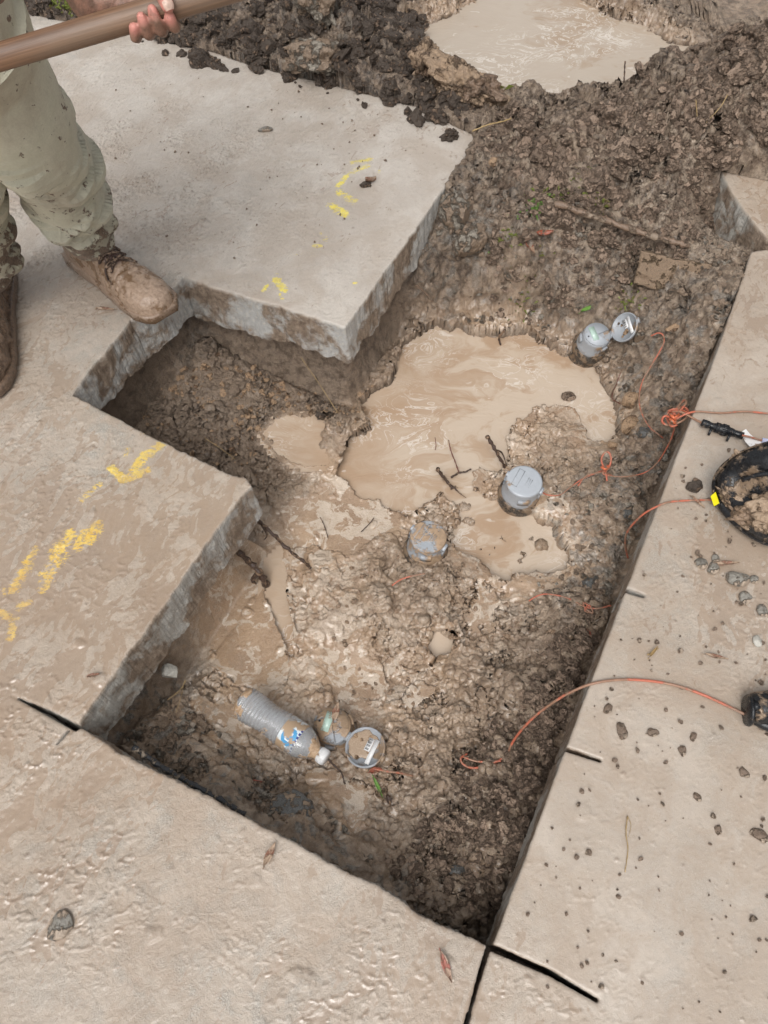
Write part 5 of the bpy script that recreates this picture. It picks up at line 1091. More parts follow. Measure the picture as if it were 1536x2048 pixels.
# ------------------------------------------------------------------ sticks, roots, leaves, weeds
def stick(pts, r0, r1, mat, label, name='stick', twigs=(), k=6, cat='stick'):
    r0, r1 = (r0*.65, r1*.65) if mat == 'straw' else (r0, r1); P = spline([W(*p) if len(p) == 3 else ground_hit(*p, r0*.6) for p in pts], k); n = len(P)
    r = np.linspace(r0, r1, n)*(1+.25*np.sin(np.arange(n)*1.9)); P = P+np.random.RandomState(n+int(pts[0][0])).normal(size=P.shape)*r0*.18
    V, F = tube(P, r, 9); mb = MB().add(V, F)
    for tw in twigs:
        Q = spline([W(*p) if len(p) == 3 else ground_hit(*p, .002) for p in tw], 4); V, F = tube(Q, np.linspace(r1*.9, r1*.35, len(Q)), 6); mb.add(V, F)
    return tag(mb.build(name, M[mat], None, loc=P[0]), label, cat)
stick([(974, 871, -.22), (985, 890, -.24), (998, 912, -.26), (1010, 935, -.29)], .0052, .0035, 'stick', 'thick dark stick standing out of the puddle left of the clean-lidded meter', twigs=[[(990, 900, -.25), (1004, 906, -.27), (1015, 935, -.29)]])
stick([(876, 938, -.25), (884, 952, -.27), (898, 968, -.285), (906, 976, -.292)], .0048, .003, 'stick', 'short black stick in the puddle edge', twigs=[[(904, 972, -.29), (918, 985, -.293), (932, 996, -.295)], [(903, 970, -.288), (902, 980, -.293)]])
stick([(897, 880, -.26), (903, 905, -.275), (912, 928, -.285), (918, 946, -.292)], .0014, .0018, 'root', 'thin reddish twig rising from the puddle', name='twig', cat='twig')
stick([(902, 955, -.292), (918, 946, -.290), (930, 944, -.288), (942, 938, -.285)], .0026, .002, 'stick', 'crooked dark root lying on the water beside the black stick', name='root', cat='root')
stick([(494, 1030, -.14), (512, 1040, -.18), (540, 1062, -.215), (575, 1098, -.25), (605, 1122, -.27), (622, 1137, -.277)], .0052, .0034, 'stick', 'long dark root reaching into the slurry from under the left slab corner', name='root', cat='root', twigs=[[(524, 1050, -.19), (534, 1070, -.24), (528, 1080, -.27)]])
stick([(452, 1082, -.15), (475, 1102, -.2), (500, 1126, -.23), (520, 1145, -.25), (532, 1170, -.285)], .0060, .0085, 'stick', 'mud-thickened root below the long one at the left slab edge', name='root', cat='root', twigs=[[(518, 1144, -.25), (505, 1160, -.27), (512, 1168, -.28)]])
stick([(460, 1068, -.16), (478, 1075, -.18), (486, 1078, -.19)], .006, .005, 'stick', 'broken root stub at the left slab edge between the two longer roots', name='root', cat='root')
stick([(1015, 387, .02), (1100, 405, .018), (1180, 430, .01), (1270, 462, .0), (1345, 482, -.005), (1378, 492, -.01)], .0085, .0075, 'board', 'long pale muddy rod lying across the far bank', name='rod', cat='rod')
stick([(832, 570, -.14), (850, 585, -.17), (866, 602, -.2)], .0035, .0025, 'board', 'pale stick poking out of the bank beside the raised slab', cat='stick')
stick([(1010, 660, -.24), (998, 675, -.28), (1002, 690, -.30)], .0035, .0025, 'stick', 'small dark stick at the far edge of the big puddle')
stick([(945, 262, .05), (975, 250, .06), (1005, 243, .06), (1022, 237, .06)], .0035, .0028, 'straw', 'yellowish twig on the soil right of the raised slab corner', name='twig', cat='twig')
stick([(1392, 200, .16), (1394, 228, .13), (1397, 262, .10)], .002, .0015, 'straw', 'thin pale upright straw on the mound', name='straw', cat='straw')
stick([(1455, 190, .17), (1440, 215, .15), (1412, 245, .12)], .002, .0015, 'straw', 'thin leaning straw on the mound, right of the upright one', name='straw', cat='straw')
stick([(1250, 122, .13), (1249, 140, .11), (1248, 165, .09)], .002, .002, 'stick', 'thin dark stem standing on the mound crest', name='stem', cat='stem')
stick([(602, 715, -.13), (640, 770, -.19), (675, 825, -.235)], .0010, .0012, 'straw', 'long thin root hanging in front of the small puddle', name='root', cat='root')
stick([(412, 878, -.22), (440, 896, -.23), (470, 918, -.24)], .0014, .001, 'straw', 'straw on the brown clay near the left slab', name='straw', cat='straw')
stick([(335, 1400, -.2), (360, 1380, -.2), (372, 1360, -.2)], .0012, .001, 'straw', 'golden straw in the left corner of the pit', name='straw', cat='straw', twigs=[[(352, 1425, -.2), (362, 1395, -.2), (371, 1350, -.2)]])
stick([(1255, 1632, .004), (1252, 1665, .004), (1256, 1700, .003), (1250, 1745, .003)], .0015, .001, 'straw', 'long straw lying on the right pavement', name='straw', cat='straw', twigs=[[(1255, 1632, .004), (1262, 1650, .004), (1257, 1675, .003)]])
stick([(1295, 1310, .004), (1306, 1304, .004), (1318, 1296, .004)], .0022, .001, 'straw', 'short yellow grass blade on the right pavement', name='straw', cat='straw')
stick([(1243, 1600 - 860, -.2), (1234, 765, -.22), (1224, 795, -.28), (1240, 808, -.27)], .0012, .0014, 'root', 'curled red root at the right end of the puddle', name='root', cat='root')
stick([(870, 875, .0-.26), (872, 890, -.28), (870, 900, -.29)], .001, .001, 'root', 'tiny reddish root tip in the big puddle', name='root', cat='root')
stick([(652, 1512, -.2), (665, 1528, -.208), (682, 1545, -.212), (690, 1568, -.215)], .0024, .0014, 'stick', 'dark twig below the bottle cap', name='twig', cat='twig')
stick([(590, 1580, -.2), (604, 1594, -.2), (618, 1608, -.2)], .0026, .002, 'board', 'short pale stick on the mud below the bottle', cat='stick')
stick([(640, 1035, -.28), (648, 1050, -.282), (656, 1075, -.283)], .0012, .001, 'stick', 'thin dark root fibre upright in the slurry', name='root', cat='root')
stick([(722, 1064, -.28), (736, 1050, -.28), (748, 1036, -.28)], .0012, .001, 'stick', 'thin dark root fibre slanting in the slurry', name='root', cat='root')
# black cable along the broken lower left edge
stick([(268, 1494, -.03), (300, 1518, -.035), (345, 1546, -.038), (390, 1572, -.04), (440, 1602, -.045), (490, 1630, -.05)], .0055, .0055, 'rebar', 'grey ribbed steel bar along the broken lower left pavement edge', name='steel_bar', cat='steel bar')
def leaf(px, py, ang, L, Wd, mat, label, up=.004, curl=.004, name='fallen_leaf', cat='leaf', z=None):
    c = W(px, py, z) if z is not None else ground_hit(px, py, up)
    d = np.array([math.cos(ang), math.sin(ang), 0]); n = np.array([-d[1], d[0], 0]); V = []; F = []; N = 14
    for s in (0, 1):
        for i in range(N+1):
            t = i/N; w = Wd*math.sin(math.pi*min(max(t, .02), .985)**.8)**.9
            for j in (-1, -.5, 0, .5, 1):
                V.append(d*(t-.5)*L+n*w*j*.5+np.array([0, 0, curl*(abs(j)*1.2+2*(t-.5)**2)+.0004*math.sin(9*t+4*j)-(.0006 if s else 0)]))
    m = 5*(N+1)
    for i in range(N):
        for j in range(4):
            a = i*5+j; F.append([a, a+5, a+6, a+1]); F.append([m+a, m+a+1, m+a+6, m+a+5])
    for i in range(N):
        F.append([i*5, m+i*5, m+i*5+5, i*5+5]); F.append([i*5+4, i*5+9, m+i*5+9, m+i*5+4])
    V, F2 = V, F
    tv, tf = tube([d*(-.5)*L, d*(-.62)*L+np.array([0, 0, .001])], .0008, 6); mb = MB().add(V, F2).add(tv, tf)
    o = mb.build(name, M[mat]); o.location = [float(q) for q in c]; return tag(o, label, cat)
leaf(1058, 503, -1.35, .062, .018, 'redleaf', 'orange-red leaf standing out on the far bank below the rod', up=.008, curl=.006)
leaf(1088, 476, .1, .045, .022, 'redleaf', 'crumpled red-brown leaf just above the orange-red one', up=.008, curl=.008)
leaf(892, 1934, -1.25, .042, .012, 'pinkleaf', 'pinkish red leaf on the lower pavement left of the corner saw cut')
leaf(541, 1709, 1.1, .038, .012, 'mudleaf', 'mud-covered oval leaf on the pavement below the pit')
leaf(672, 1424, 1.3, .040, .014, 'mudleaf', 'muddy pointed leaf on top of the open meter beside the bottle', z=-.190)
leaf(1305, 1306, .8, .028, .005, 'straw', 'narrow yellow leaf on the right pavement')
leaf(510, 1566, .0, .034, .010, 'redleaf', 'dark red leaf half sunk in mud below the bottle', up=.003)
leaf(1172, 634, .45, .05, .012, 'greenleaf', 'green blade beside the upper open meter', up=.02, curl=.006, name='grass_blade')
leaf(757, 1578, -1.15, .045, .007, 'greenleaf', 'green blade below the barcode lid', up=.006, name='grass_blade')
leaf(752, 1543, .2, .026, .014, 'redleaf', 'orange leaf scrap under the barcode lid latch', up=.006)
leaf(981, 517, -.7, .02, .006, 'greenleaf', 'tiny green leaf on the bank left of the red leaves', up=.01)
leaf(1175, 1272, -1.2, .022, .008, 'redleaf', 'small orange leaf against the right pit wall', up=.008)
leaf(1394, 1018 - 10, -1.0, .035, .007, 'mudleaf', 'narrow muddy leaf beside the dark soil ball on the right pavement')
leaf(1450, 1130, .0, .05, .010, 'mudleaf', 'long reddish muddy leaf left of the pebbles on the right pavement')
leaf(212, 622, -.15, .045, .010, 'mudleaf', 'thin muddy leaf beside the sole of the front boot')
leaf(585, 616, .35, .022, .016, 'mudleaf', 'brown leaf stuck on the pale side of the raised slab', z=-.012)
leaf(190, 1353, .2, .022, .008, 'mudleaf', 'dark leaf curl on the left pavement above the saw cut')
leaf(1430, 1316, -.3, .040, .008, 'mudleaf', 'pale muddy leaf on the right pavement beside the pale pebble')
leaf(778, 1602, -1.3, .022, .012, 'stick', 'black rotten leaf beside the green blade below the barcode lid', up=.006)
leaf(742, 368, .1, .03, .012, 'mudleaf', 'curled brown leaf touching the mud flake by the upper paint marks', up=.006, curl=.01)
def weeds(name, spots_, label, n=40, h=.018, mat='weed'):
    mb = MB(); loc = ground_hit(*spots_[0])
    for px, py in spots_:
        c = ground_hit(px, py)
        for k in range(n):
            a = random.uniform(0, 6.28); q = random.gauss(0, .018); x, y = c[0]+q*math.cos(a), c[1]+q*math.sin(a)
            z = zat(x, y); d = np.array([math.cos(a), math.sin(a), .6]); s = np.array([-math.sin(a), math.cos(a), 0]); l = h*random.uniform(.3, 1); w = random.uniform(.0012, .003)
            p0 = np.array([x, y, z]); p1 = p0+d*l*.5+np.array([0, 0, l*.4]); p2 = p0+d*l
            mb.add([p0-s*w*.3, p0+s*w*.3, p1+s*w, p2, p1-s*w], [[0, 1, 2, 3, 4]])
    return tag(mb.build(name, M[mat], None, smooth=False, loc=loc), label, 'weeds', kind='stuff')
weeds('weed_patch', [(1150, 380), (1185, 405), (1120, 395), (1160, 362), (1200, 412), (1080, 400)], 'sparse green weeds in the soil above the rod', 34)
weeds('weed_patch', [(1072, 418), (1062, 424)], 'green sprig just below the rod', 40, .022, 'greenleaf')
weeds('weed_patch', [(1020, 478), (1010, 484), (1078, 522)], 'small weeds beside the red leaves on the bank', 22)
weeds('weed_patch', [(1040, 610), (1048, 604), (1245, 612), (1262, 606)], 'yellowish moss tufts on the far pit wall', 26)
weeds('grass_tuft', [(990, 190)], 'grass tuft at the near rim of the pond', 12, .035)
weeds('grass_tuft', [(130, 22), (175, 32), (150, 18), (110, 14), (195, 36)], 'dark grass at the upper left behind the pavement', 60, .025)
weeds('weed_sprig', [(1240, 1521)], 'tiny two-leaf green sprig on the right pavement', 6, .01, 'greenleaf')

# ------------------------------------------------------------------ the person with the wooden handle
def plain_attr(name, build):
    s = NT(name); return build(s)
def skin_mat(s):
    A = s.attr('att'); n = s.noise(60, 5, .65); f = s.noise(400, 4, .6); w = s.warp(200, .004)
    c = s.mix(s.mr(n, .35, .65), lin(112, 86, 72), lin(150, 112, 94)); c = s.mix(A[0], c, lin(206, 140, 128))
    c = s.mix(s.mr(s.noise(120, 4, .6), .55, .7, 0, .5), c, lin(96, 76, 64))
    return s.fin(c, .5, s.bump(s.math('ADD', f, s.math('MULTIPLY', s.voro(320, w, 'DISTANCE_TO_EDGE'), .8)), .0006), Subsurface_Weight=.06, Subsurface_Radius=(.01, .004, .002))
M['skin'] = plain_attr('dirty_skin', skin_mat)
def cloth_mat(s):
    A = s.attr('att'); w = s.warp(40, .01); n = s.noise(34, 6, .7, w); big = s.noise(9, 4, .6, w)
    c = s.mix(s.mr(big, .3, .7), lin(206, 203, 180), lin(228, 224, 204))
    v = s.noise(300, 3, .5); c = s.mix(s.mr(v, .3, .7, 0, .35), c, lin(188, 185, 162))
    th = s.math('SUBTRACT', n, s.math('MULTIPLY', A[0], .15)); k = s.math('SUBTRACT', 1., s.mr(th, .37, .39))
    c = s.mix(s.math('MULTIPLY', s.mr(s.math('ADD', big, s.math('MULTIPLY', A[0], .2)), .45, .7), .45), c, lin(150, 134, 108))
    c = s.mix(k, c, s.mix(s.mr(v, .3, .7), lin(104, 86, 70), lin(138, 116, 96)))
    tw = s.node('ShaderNodeTexWave', 0, {'wave_type': 'BANDS', 'bands_direction': 'DIAGONAL'}, Vector=s.co, Scale=420., Distortion=1.)
    return s.fin(c, .82, s.bump(s.math('ADD', s.math('MULTIPLY', tw, .25), s.math('ADD', s.noise(45, 5, .6, w), s.math('MULTIPLY', k, .8))), .0018), Sheen_Weight=.15)
M['trousers'] = plain_attr('muddy_canvas', cloth_mat)
def boot_mat(s):
    A = s.attr('att'); w = s.warp(30, .02); n = s.noise(24, 6, .65, w); f = s.noise(140, 5, .65, w)
    c = s.mix(s.mr(n, .42, .52), lin(134, 108, 84), lin(176, 152, 132)); c = s.mix(s.mr(f, .35, .65, 0, .4), c, lin(112, 88, 68))
    c = s.mix(A[0], c, s.mix(s.mr(f, .3, .7), lin(62, 46, 44), lin(96, 76, 70)))
    c = s.mix(A[1], c, s.mix(s.mr(f, .3, .7), lin(84, 68, 56), lin(124, 102, 84)))
    return s.fin(c, s.mr(n, .4, .55, .22, .40), s.bump(s.math('ADD', s.math('MULTIPLY', f, .8), n), .003), Coat_Weight=.35, Coat_Roughness=.2)
M['boot'] = plain_attr('muddy_boot', boot_mat)
M['lace'] = plain('lace', lin(70, 52, 44), .6, mud=.5, mudcol=lin(146, 122, 102), scale=120, bumpd=.0008)
M['shirt'] = plain('dark_shirt', lin(96, 92, 90), .85, mud=.3, scale=20, bumpd=.002)
M['hair'] = plain('dark_hair', lin(40, 32, 28), .6, scale=60, bumpd=.004)
def wood_mat(s, ):
    A = s.attr('att')
    mp = s.node('ShaderNodeMapping', 0, Vector=s.co, Scale=(1.2, 60, 60)); g = s.noise(3.2, 8, .65, mp, .4); b = s.noise(1.2, 3, .5, s.node('ShaderNodeMapping', 0, Vector=s.co, Scale=(6, 14, 14)))
    c = s.mix(s.mr(g, .3, .7), lin(90, 66, 50), lin(140, 107, 82)); c = s.mix(s.mr(b, .4, .65, 0, .6), c, lin(126, 108, 92))
    return s.fin(c, .45, s.bump(g, .0008))
M['wood'] = plain_attr('worn_wood', wood_mat)

HA, HB = WD(0, 114, .99), WD(450, -20, .99); hax = nrm(HB-HA)
r_h = .0166
h_len0, h_len1 = -.62, .95
tool = empty('shovel_handle', HA+hax*.1)
tag(tool, 'long worn brown wooden tool handle crossing the top left corner, gripped by the muddy hand', 'tool handle')
tool.rotation_mode = 'QUATERNION'; tool.rotation_quaternion = Vector(hax).to_track_quat('X', 'Z')
V, F = tube([(x, 0, 0) for x in np.linspace(h_len0, h_len1, 60)], [r_h*(1+.03*math.sin(x*9))*(.55 if i in (0, 59) else 1) for i, x in enumerate(np.linspace(h_len0, h_len1, 60))], 40)
V = np.asarray(V); V[:, 1:] *= (1+.02*fbm3(V*np.array([4, 30, 30]), 3, 5))[:, None]
MB().add(V, F).build('wooden_shaft', M['wood'], tool)
V, F = lathe([(.0001, 0), (.021, 0), (.022, .04), (.0215, .07), (.0001, .07)], 32, frame((h_len0-.01, 0, 0), (0, 1, 0), (0, 0, 1), (1, 0, 0))); MB().add(V, F).build('end_collar', M['stone'], tool)

# hand frame: a along the handle (image right), n towards the viewer, b upwards in the photo
O = HA+hax*np.dot(WD(297, 28, .99)-HA, hax); nv = CP-O; nv = nrm(nv-hax*np.dot(nv, hax)); bv_ = np.cross(nv, hax)
if np.dot(bv_, CU) < 0: bv_ = -bv_
hp = lambda a, b, n: O+hax*a+bv_*b+nv*n
body = MB()
def cap_(a, b, ra, rb, n=14): V, F = capsule(a, b, ra, rb, n); body.add(V, F)
def chain(P, R_, n=14):
    for i in range(len(P)-1): cap_(P[i], P[i+1], R_[i], R_[i+1], n)
tips = []
for a0_, a1_, tipb, rr in [(-.030, -.0225, -.019, .0066), (-.0095, -.008, -.002, .0073), (.0092, .0085, .002, .0076), (.0275, .0265, -.010, .0075)]:
    e = r_h+rr*.95
    P = [hp(a0_, .012, -e-.006), hp(a0_*.98, -.012, -e*.86), hp((a0_+a1_)/2, -e*.98, -.010), hp((a0_+a1_)/2, -e*.92, .012), hp(a1_, -e*.45, e*.86)]
    if tipb > -.01: P.append(hp(a1_, tipb, e*.99))
    chain(P, [rr*1.25, rr*1.15, rr*1.04, rr*1.02, rr*.98, rr*.86]); tips.append((P[-1], rr))
e = r_h+.011
P = [hp(.000, .018, -e-.004), hp(.018, .032, -.014), hp(.024, .034, .008), hp(.027, .020, e*.86), hp(.029, .002, e*1.0)]
chain(P, [.015, .0135, .0112, .0105, .009]); tips.append((P[-1], .011)); thumb_tip = P
wrist = hp(-.072, .030, -.050)
for a in (-.028, -.010, .009, .026): cap_(hp(a, .014, -e-.004), hp(-.045+a*.35, .024, -.046), .0135, .019)
cap_(hp(-.045, .024, -.044), wrist, .024, .026, 18)
elbow = wrist+nrm(np.array([-.32, .12, .95]))*.26
pel = (W(-125, 36, .74)+W(-268, 60, .76))/2+np.array([-.03, .03, .06])
chest = pel+np.array([-.02, .06, .42]); neck = chest+np.array([0, -.05, .14]); headc = neck+np.array([.02, -.05, .15])
shL = chest+np.array([.19, -.02, .06]); shR = chest+np.array([-.19, -.02, .06])
if np.linalg.norm(elbow-shL) > .01:
    mid = (shL+elbow)/2
chain([wrist, elbow, shL], [.028, .042, .055], 18)
cap_(shL, shR, .06, .06, 18); cap_(chest, pel+np.array([0, 0, .05]), .135, .125, 24); cap_(pel+np.array([.06, 0, 0]), pel+np.array([-.06, 0, 0]), .125, .125, 24)
cap_(neck-np.array([0, 0, .08]), headc-np.array([0, 0, .04]), .058, .056, 18)
V, F = ico(4); V = np.array(V)*np.array([.076, .098, .118])+headc; body.add(V, F)
V, F = ico(3); body.add(np.array(V)*np.array([.055, .05, .05])+headc+np.array([0, -.045, -.07]), F)      # jaw
cap_(headc+np.array([0, -.095, .005]), headc+np.array([0, -.112, -.03]), .010, .014); cap_(headc+np.array([-.02, -.088, -.058]), headc+np.array([.02, -.088, -.058]), .009, .009)
for sx in (-1, 1):
    V, F = ico(3); body.add(np.array(V)*np.array([.012, .024, .034])+headc+np.array([sx*.078, 0, -.01]), F)
    V, F = ico(3); body.add(np.array(V)*.013+headc+np.array([sx*.03, -.083, .012]), F)
# the other hand, further down the handle outside the picture
O2 = HA-hax*.33
h2 = lambda a, b, n: O2+hax*a+bv_*b+nv*n
for a in (-.030, -.010, .010, .029):
    e2_ = r_h+.009; chain([h2(a, .014, -e2_-.005), h2(a, -.012, -e2_*.86), h2(a, -e2_, -.008), h2(a, -e2_*.9, .014), h2(a, -.004, e2_)], [.011, .010, .0095, .0092, .0082])
chain([h2(0, .018, -.034), h2(.018, .032, -.012), h2(.026, .022, .024), h2(.028, .004, .031)], [.015, .013, .0115, .0098])
wr2 = h2(-.07, .035, -.045)
for a in (-.028, 0, .026): cap_(h2(a, .014, -.034), h2(-.045+a*.35, .024, -.044), .0135, .019)
el2 = (shR+wr2)/2+np.array([-.12, .10, -.05]); chain([h2(-.045, .024, -.044), wr2, el2, shR], [.024, .027, .042, .055], 18)
# legs
LEG1 = [(183, 489, .10, .055), (172, 455, .155, .060), (158, 428, .20, .0665), (133, 392, .275, .079), (104, 350, .36, .079), (62, 292, .47, .081), (2, 200, .575, .097), (-60, 116, .655, .112), (-125, 36, .74, .128)]
LEG2 = [(-34, 560, .10, .058), (-44, 500, .18, .066), (-58, 430, .27, .073), (-92, 340, .43, .080), (-150, 220, .60, .092), (-210, 130, .70, .112), (-268, 60, .76, .128)]
L1 = [W(a, b, c) for a, b, c, r in LEG1]; L2 = [W(a, b, c) for a, b, c, r in LEG2]
F1h, F1t = W(150, 508, 0), W(338, 636, 0); F2h, F2t = W(6, 545, 0), W(-22, 800, 0)
for L_, fh, ft in ((L1, F1h, F1t), (L2, F2h, F2t)):
    d = nrm(ft-fh); ank = fh+d*.07+np.array([0, 0, .085])
    chain([fh+d*.26+np.array([0, 0, .035]), ank]+[q for q in L_[1:]], [.026, .034]+[.034+.006*i for i in range(len(L_)-1)], 16)
V, F, N = remeshed(body, .0022, 1)
tipd = np.full(len(V), 9.)
for c, r in tips: tipd = np.minimum(tipd, np.linalg.norm(V-c-nv*r*.4, axis=1)/r)
hd = np.linalg.norm(V-O, axis=1)
att = np.stack([np.clip(1.35-tipd*.75, 0, 1), hd*0, hd*0], -1)
base = np.array([pel[0], pel[1], 0.])
person = empty('person', base); tag(person, 'person standing on the pavement in mud-splashed khaki trousers and muddy boots, gripping the wooden handle', 'person')
o = mesh_np('body', V-base, F, M['skin'], person, attrs={'att': att})
nl = MB(); tt = thumb_tip[-1]; td = nrm(thumb_tip[-1]-thumb_tip[-2]); nn = nrm(nv-td*np.dot(nv, td)+.25*hax); nn = nrm(nn-td*np.dot(nn, td)); ns = np.cross(td, nn); V = []; F = []
for i in range(7):
    for j in range(7):
        u = (i/6-.5); v = (j/6-.5); k = 1-.25*abs(2*u)**3
        V.append(tt+td*(.001+u*.013)+ns*(v*.0135*k)+nn*(.0106-.0052*(2*v)**2*.55-.0016*(2*u)**2)-base)
for i in range(6):
    for j in range(6): F.append([i*7+j, i*7+j+1, i*7+j+8, i*7+j+7])
nl.add(V, F).build('thumb_nail', plain('nail', lin(206, 176, 160), .35, bumpd=.0002), o)

# trousers: one garment, baggy, creased at the knee and above the boots
tr = MB()
for L_, R_ in ((L1, [q[3] for q in LEG1]), (L2, [q[3] for q in LEG2])):
    P = spline(L_, 5); r = np.interp(np.linspace(0, 1, len(P)), np.linspace(0, 1, len(R_)), R_); V, F = tube(P, r, 28); tr.add(V, F)
V, F = capsule(L1[-1], L2[-1], .115, .115, 28); tr.add(V, F); V, F = capsule(pel, pel+np.array([0, 0, .12]), .145, .135, 28); tr.add(V, F)
V, F, N = remeshed(tr, .0034, 6)
def legcoord(V, L_):
    P = np.asarray(spline(L_, 6)); d = np.linalg.norm(V[:, None, :]-P[None], axis=2); k = d.argmin(1)
    cum = np.concatenate([[0], np.cumsum(np.linalg.norm(np.diff(P, axis=0), axis=1))]); return cum[k], d.min(1), V-P[k], P, k
t1, d1, v1, P1, k1 = legcoord(V, L1); t2, d2, v2, P2, k2 = legcoord(V, L2); m1 = d1 < d2; t = np.where(m1, t1, t2); vec = np.where(m1[:, None], v1, v2)
ang = np.arctan2(vec@CR, vec@np.cross(CR, [0, 0, 1.]))
rsf = np.random.RandomState(12); disp = .010*fbm3(V*6, 2, 71)+.0022*fbm3(V*30, 3, 73)
ta = t+.012*fbm3(V*11, 2, 75)
for L_m, sgn in ((m1, 1), (~m1, 1)):
    for i in range(24):
        low_i = i < 13; t0 = rsf.uniform(.02, .20) if low_i else (rsf.uniform(.28, .48) if i < 25 else rsf.uniform(.5, .85))
        ph = rsf.uniform(0, 6.28); k_ = rsf.uniform(-.05, .05); wd = rsf.uniform(.011, .021)*(1 if low_i else 1.5); A_ = rsf.uniform(.011, .019)*(1 if low_i else .9); aw = rsf.uniform(.6, 1.3)
        da = np.angle(np.exp(1j*(ang-ph))); g_ = np.exp(-(da/aw)**4)
        u_ = (ta-t0-k_*da-.012*da*da)/wd
        disp += L_m*g_*A_*(np.exp(-u_*u_)-.55*np.exp(-((u_+1.9)/1.2)**2))
disp += .008*np.exp(-((t-.115)/.02)**2)*np.maximum(0, np.sin(ang*1.+.6))+.003*np.exp(-((t-.012)/.008)**2)
V2 = V+N*disp[:, None]
# knee patch seam
seam = np.exp(-((t-.34-.03*np.sin(ang))/.003)**2); V2 -= N*(seam*.0016)[:, None]
mudn = np.clip(1.25-t/.16, 0, 1)**1.2+.35*np.exp(-((t-.28)/.08)**2)*(np.sin(ang+2.4) > -.2)+np.clip(-np.sin(ang+.5), 0, 1)*.35*np.clip(1-t/.3, 0, 1)+(~m1)*.55*np.clip(1.2-t/.35, 0, 1)
o = mesh_np('trousers', V2-base, F, M['trousers'], person, attrs={'att': np.stack([mudn, mudn*0, mudn*0], -1)})
# shirt
sh = MB()
for P, R_ in (([chest+np.array([0, -.0, .02]), pel+np.array([0, 0, .12])], [.155, .15]), ([shL, elbow, (elbow*.25+wrist*.75)], [.072, .055, .045]), ([shR, el2, (el2*.25+wr2*.75)], [.072, .055, .045]), ([shL, shR], [.078, .078])):
    for i in range(len(P)-1): V, F = capsule(P[i], P[i+1], R_[i], R_[i+1], 22); sh.add(V, F)
V, F, N = remeshed(sh, .006, 5); V = V+N*(.008*(1-2*np.abs(fbm3(V*np.array([14, 14, 9]), 3, 81))))[:, None]
mesh_np('shirt', V-base, F, M['shirt'], person)
V, F = ico(4); V = np.array(V); V = V[:, :]*(1+.05*fbm3(V*6, 3, 3)[:, None])*np.array([.084, .106, .122]); V[:, 2] = np.maximum(V[:, 2], .02+.05*(V[:, 1] < 0)-.06*(V[:, 1] > .04)); V = V+headc+np.array([0, .006, .004]); MB().add(V-base, F).build('hair', M['hair'], person)

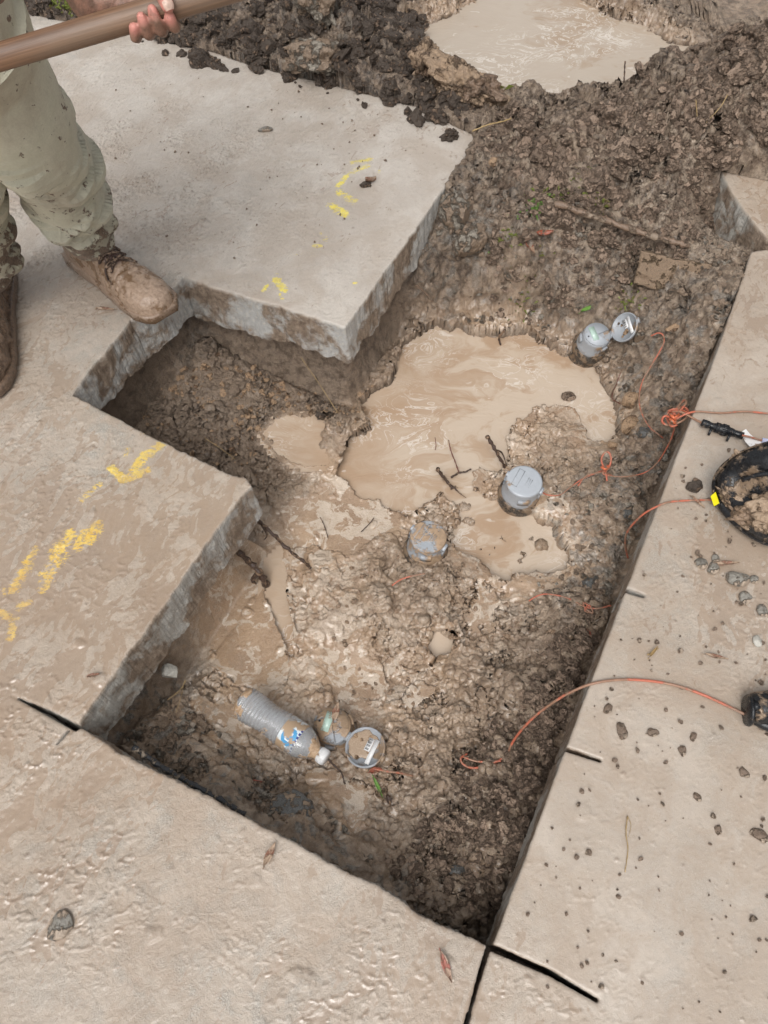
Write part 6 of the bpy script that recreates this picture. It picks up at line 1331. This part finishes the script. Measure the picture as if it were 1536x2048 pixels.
# boots
def boot(fh, ft, ank_top, caked, label, zoff=.004):
    d = nrm((ft-fh)*np.array([1, 1, 0])); L = float(np.linalg.norm((ft-fh)[:2])); s_ = np.array([-d[1], d[0], 0]); MBf = frame(np.array([fh[0], fh[1], zoff]), d, s_, (0, 0, 1))
    S = np.array([0, .03, .10, .22, .36, .5, .62, .74, .84, .92, .97, 1.0]); WW = np.array([.016, .028, .037, .039, .038, .043, .049, .054, .054, .047, .034, .014]); HH = np.array([.05, .09, .125, .135, .125, .105, .088, .078, .072, .064, .054, .040])
    def prof(s): return np.interp(s, S, WW), np.interp(s, S, HH)
    mb = MB(); V = []; F = []; n = 30; ss = np.concatenate([np.linspace(0, .1, 6), np.linspace(.12, .88, 24), np.linspace(.9, 1, 8)])
    for s in ss:
        w, h = prof(s)
        for k in range(n):
            a = 2*math.pi*k/n; c, si = math.cos(a), math.sin(a)
            y = w*np.sign(c)*abs(c)**.75; z = .018+(h-.018)*(max(si, 0)**(.75 if s > .55 else .95)) if si > 0 else .018+.01*si
            if si > 0: y *= 1-.30*si*si*(1 if s < .62 else .2)
            V.append((s*L, y+.006*math.sin(s*3.1)*0, z))
    m = len(ss)
    F = [[i*n+k, i*n+(k+1) % n, (i+1)*n+(k+1) % n, (i+1)*n+k] for i in range(m-1) for k in range(n)]+[list(range(n))[::-1], [(m-1)*n+k for k in range(n)]]
    mb.add(V, F)
    at_l = np.linalg.inv(MBf)@np.append(ank_top, 1); V, F = tube(spline([(L*.20, 0, .05), (L*.22, 0, .11), (at_l[0]*.7+L*.07, at_l[1]*.6, .16)], 5), [.040]*4+[.043]*4+[.045]*3, 26); mb.add(V, F)
    V, F, N = remeshed(mb, .0024, 5)
    u = V[:, 0]/L
    V = V+N*((.0022 if not caked else .012)*fbm3(V*30, 4, 21 if not caked else 29)+.0018*fbm3(V*120, 4, 23)+.0012*np.abs(fbm3(V*60, 3, 27))+.0022*np.exp(-((u-.70-.01*np.sin(V[:, 1]*60))/.012)**2)*(V[:, 2] > .05)-.0020*np.exp(-((u-.665)/.008)**2)*(V[:, 2] > .05))[:, None]
    ton = np.exp(-(np.abs(V[:, 1])/.022)**4)*sst(.24, .30, u)*(1-sst(.60, .64, u))*(V[:, 2] > .06)*(0 if caked else 1)
    att = np.stack([ton, np.full(len(V), 1. if caked else 0.), ton*0], -1)
    Vw = xf(V, MBf); o = mesh_np('boot', Vw-base, F, M['boot'], person, attrs={'att': att}); o['label'] = label
    Vb = V.copy()
    def surf(x, y):
        m_ = (np.abs(Vb[:, 0]-x) < .005) & (np.abs(Vb[:, 1]-y) < .005); return float(Vb[m_, 2].max()) if m_.any() else .08
    so = MB(); V = []; F = []; ring = []
    for sgn in (1, -1):
        for s in (np.linspace(0, 1, 40) if sgn == 1 else np.linspace(1, 0, 40)[1:-1]):
            ring.append((s*(L+.012)-.006, sgn*(prof(min(max(s, .012), .988))[0]+.0065)))
    k = len(ring); zs = [.0, .003, .019, .0225, .024]; sc = [.96, 1.0, 1.0, .985, .90]
    for z, q in zip(zs, sc):
        for x, y in ring: V.append((L/2+(x-L/2)*(1-(1-q)*.4), y*q, z))
    F = [[i*k+j, i*k+(j+1) % k, (i+1)*k+(j+1) % k, (i+1)*k+j] for i in range(4) for j in range(k)]+[list(range(k))[::-1], [4*k+j for j in range(k)]]
    V = np.asarray(V, float); V = V+.003*fbm3(V*45, 3, 5)[:, None]*np.array([1, 1, .4])
    so.add(xf(V, MBf)-base, F).build('sole', M['boot'], o, attrs={'att': np.tile([0, .35 if not caked else 1, 0], (len(V), 1))})
    if not caked:
        for i in range(6):
            u0 = .29+i*.056
            for q in (1, -1):
                P = spline([(L*(u0+du), y*q, surf(L*(u0+du), y*q)+.0012+.001*(q > 0)) for du, y in ((0, -.031), (.013, -.017), (.028, 0), (.043, .017), (.058, .031))], 5); V, F = tube(P, .0028, 8); MB().add(xf(V, MBf)-base, F).build('lace', M['lace'], o)
        for PP in ([(.575, .0), (.60, -.016), (.575, -.032), (.61, -.042), (.66, -.046)], [(.58, .004), (.625, .014), (.62, .028), (.67, .034)]):
            V, F = tube(spline([(L*u, y, surf(L*u, y)+.0015) for u, y in PP], 5), .0023, 8); MB().add(xf(V, MBf)-base, F).build('lace', M['lace'], o)
    return o
boot(F1h, F1t, L1[0], False, 'tan mud-coated boot with dark laces, toe at the pit edge')
boot(F2h, F2t, L2[0], True, 'boot thickly caked in dark brown mud at the left edge')
# silty crumbs pressed round the boots

import sys
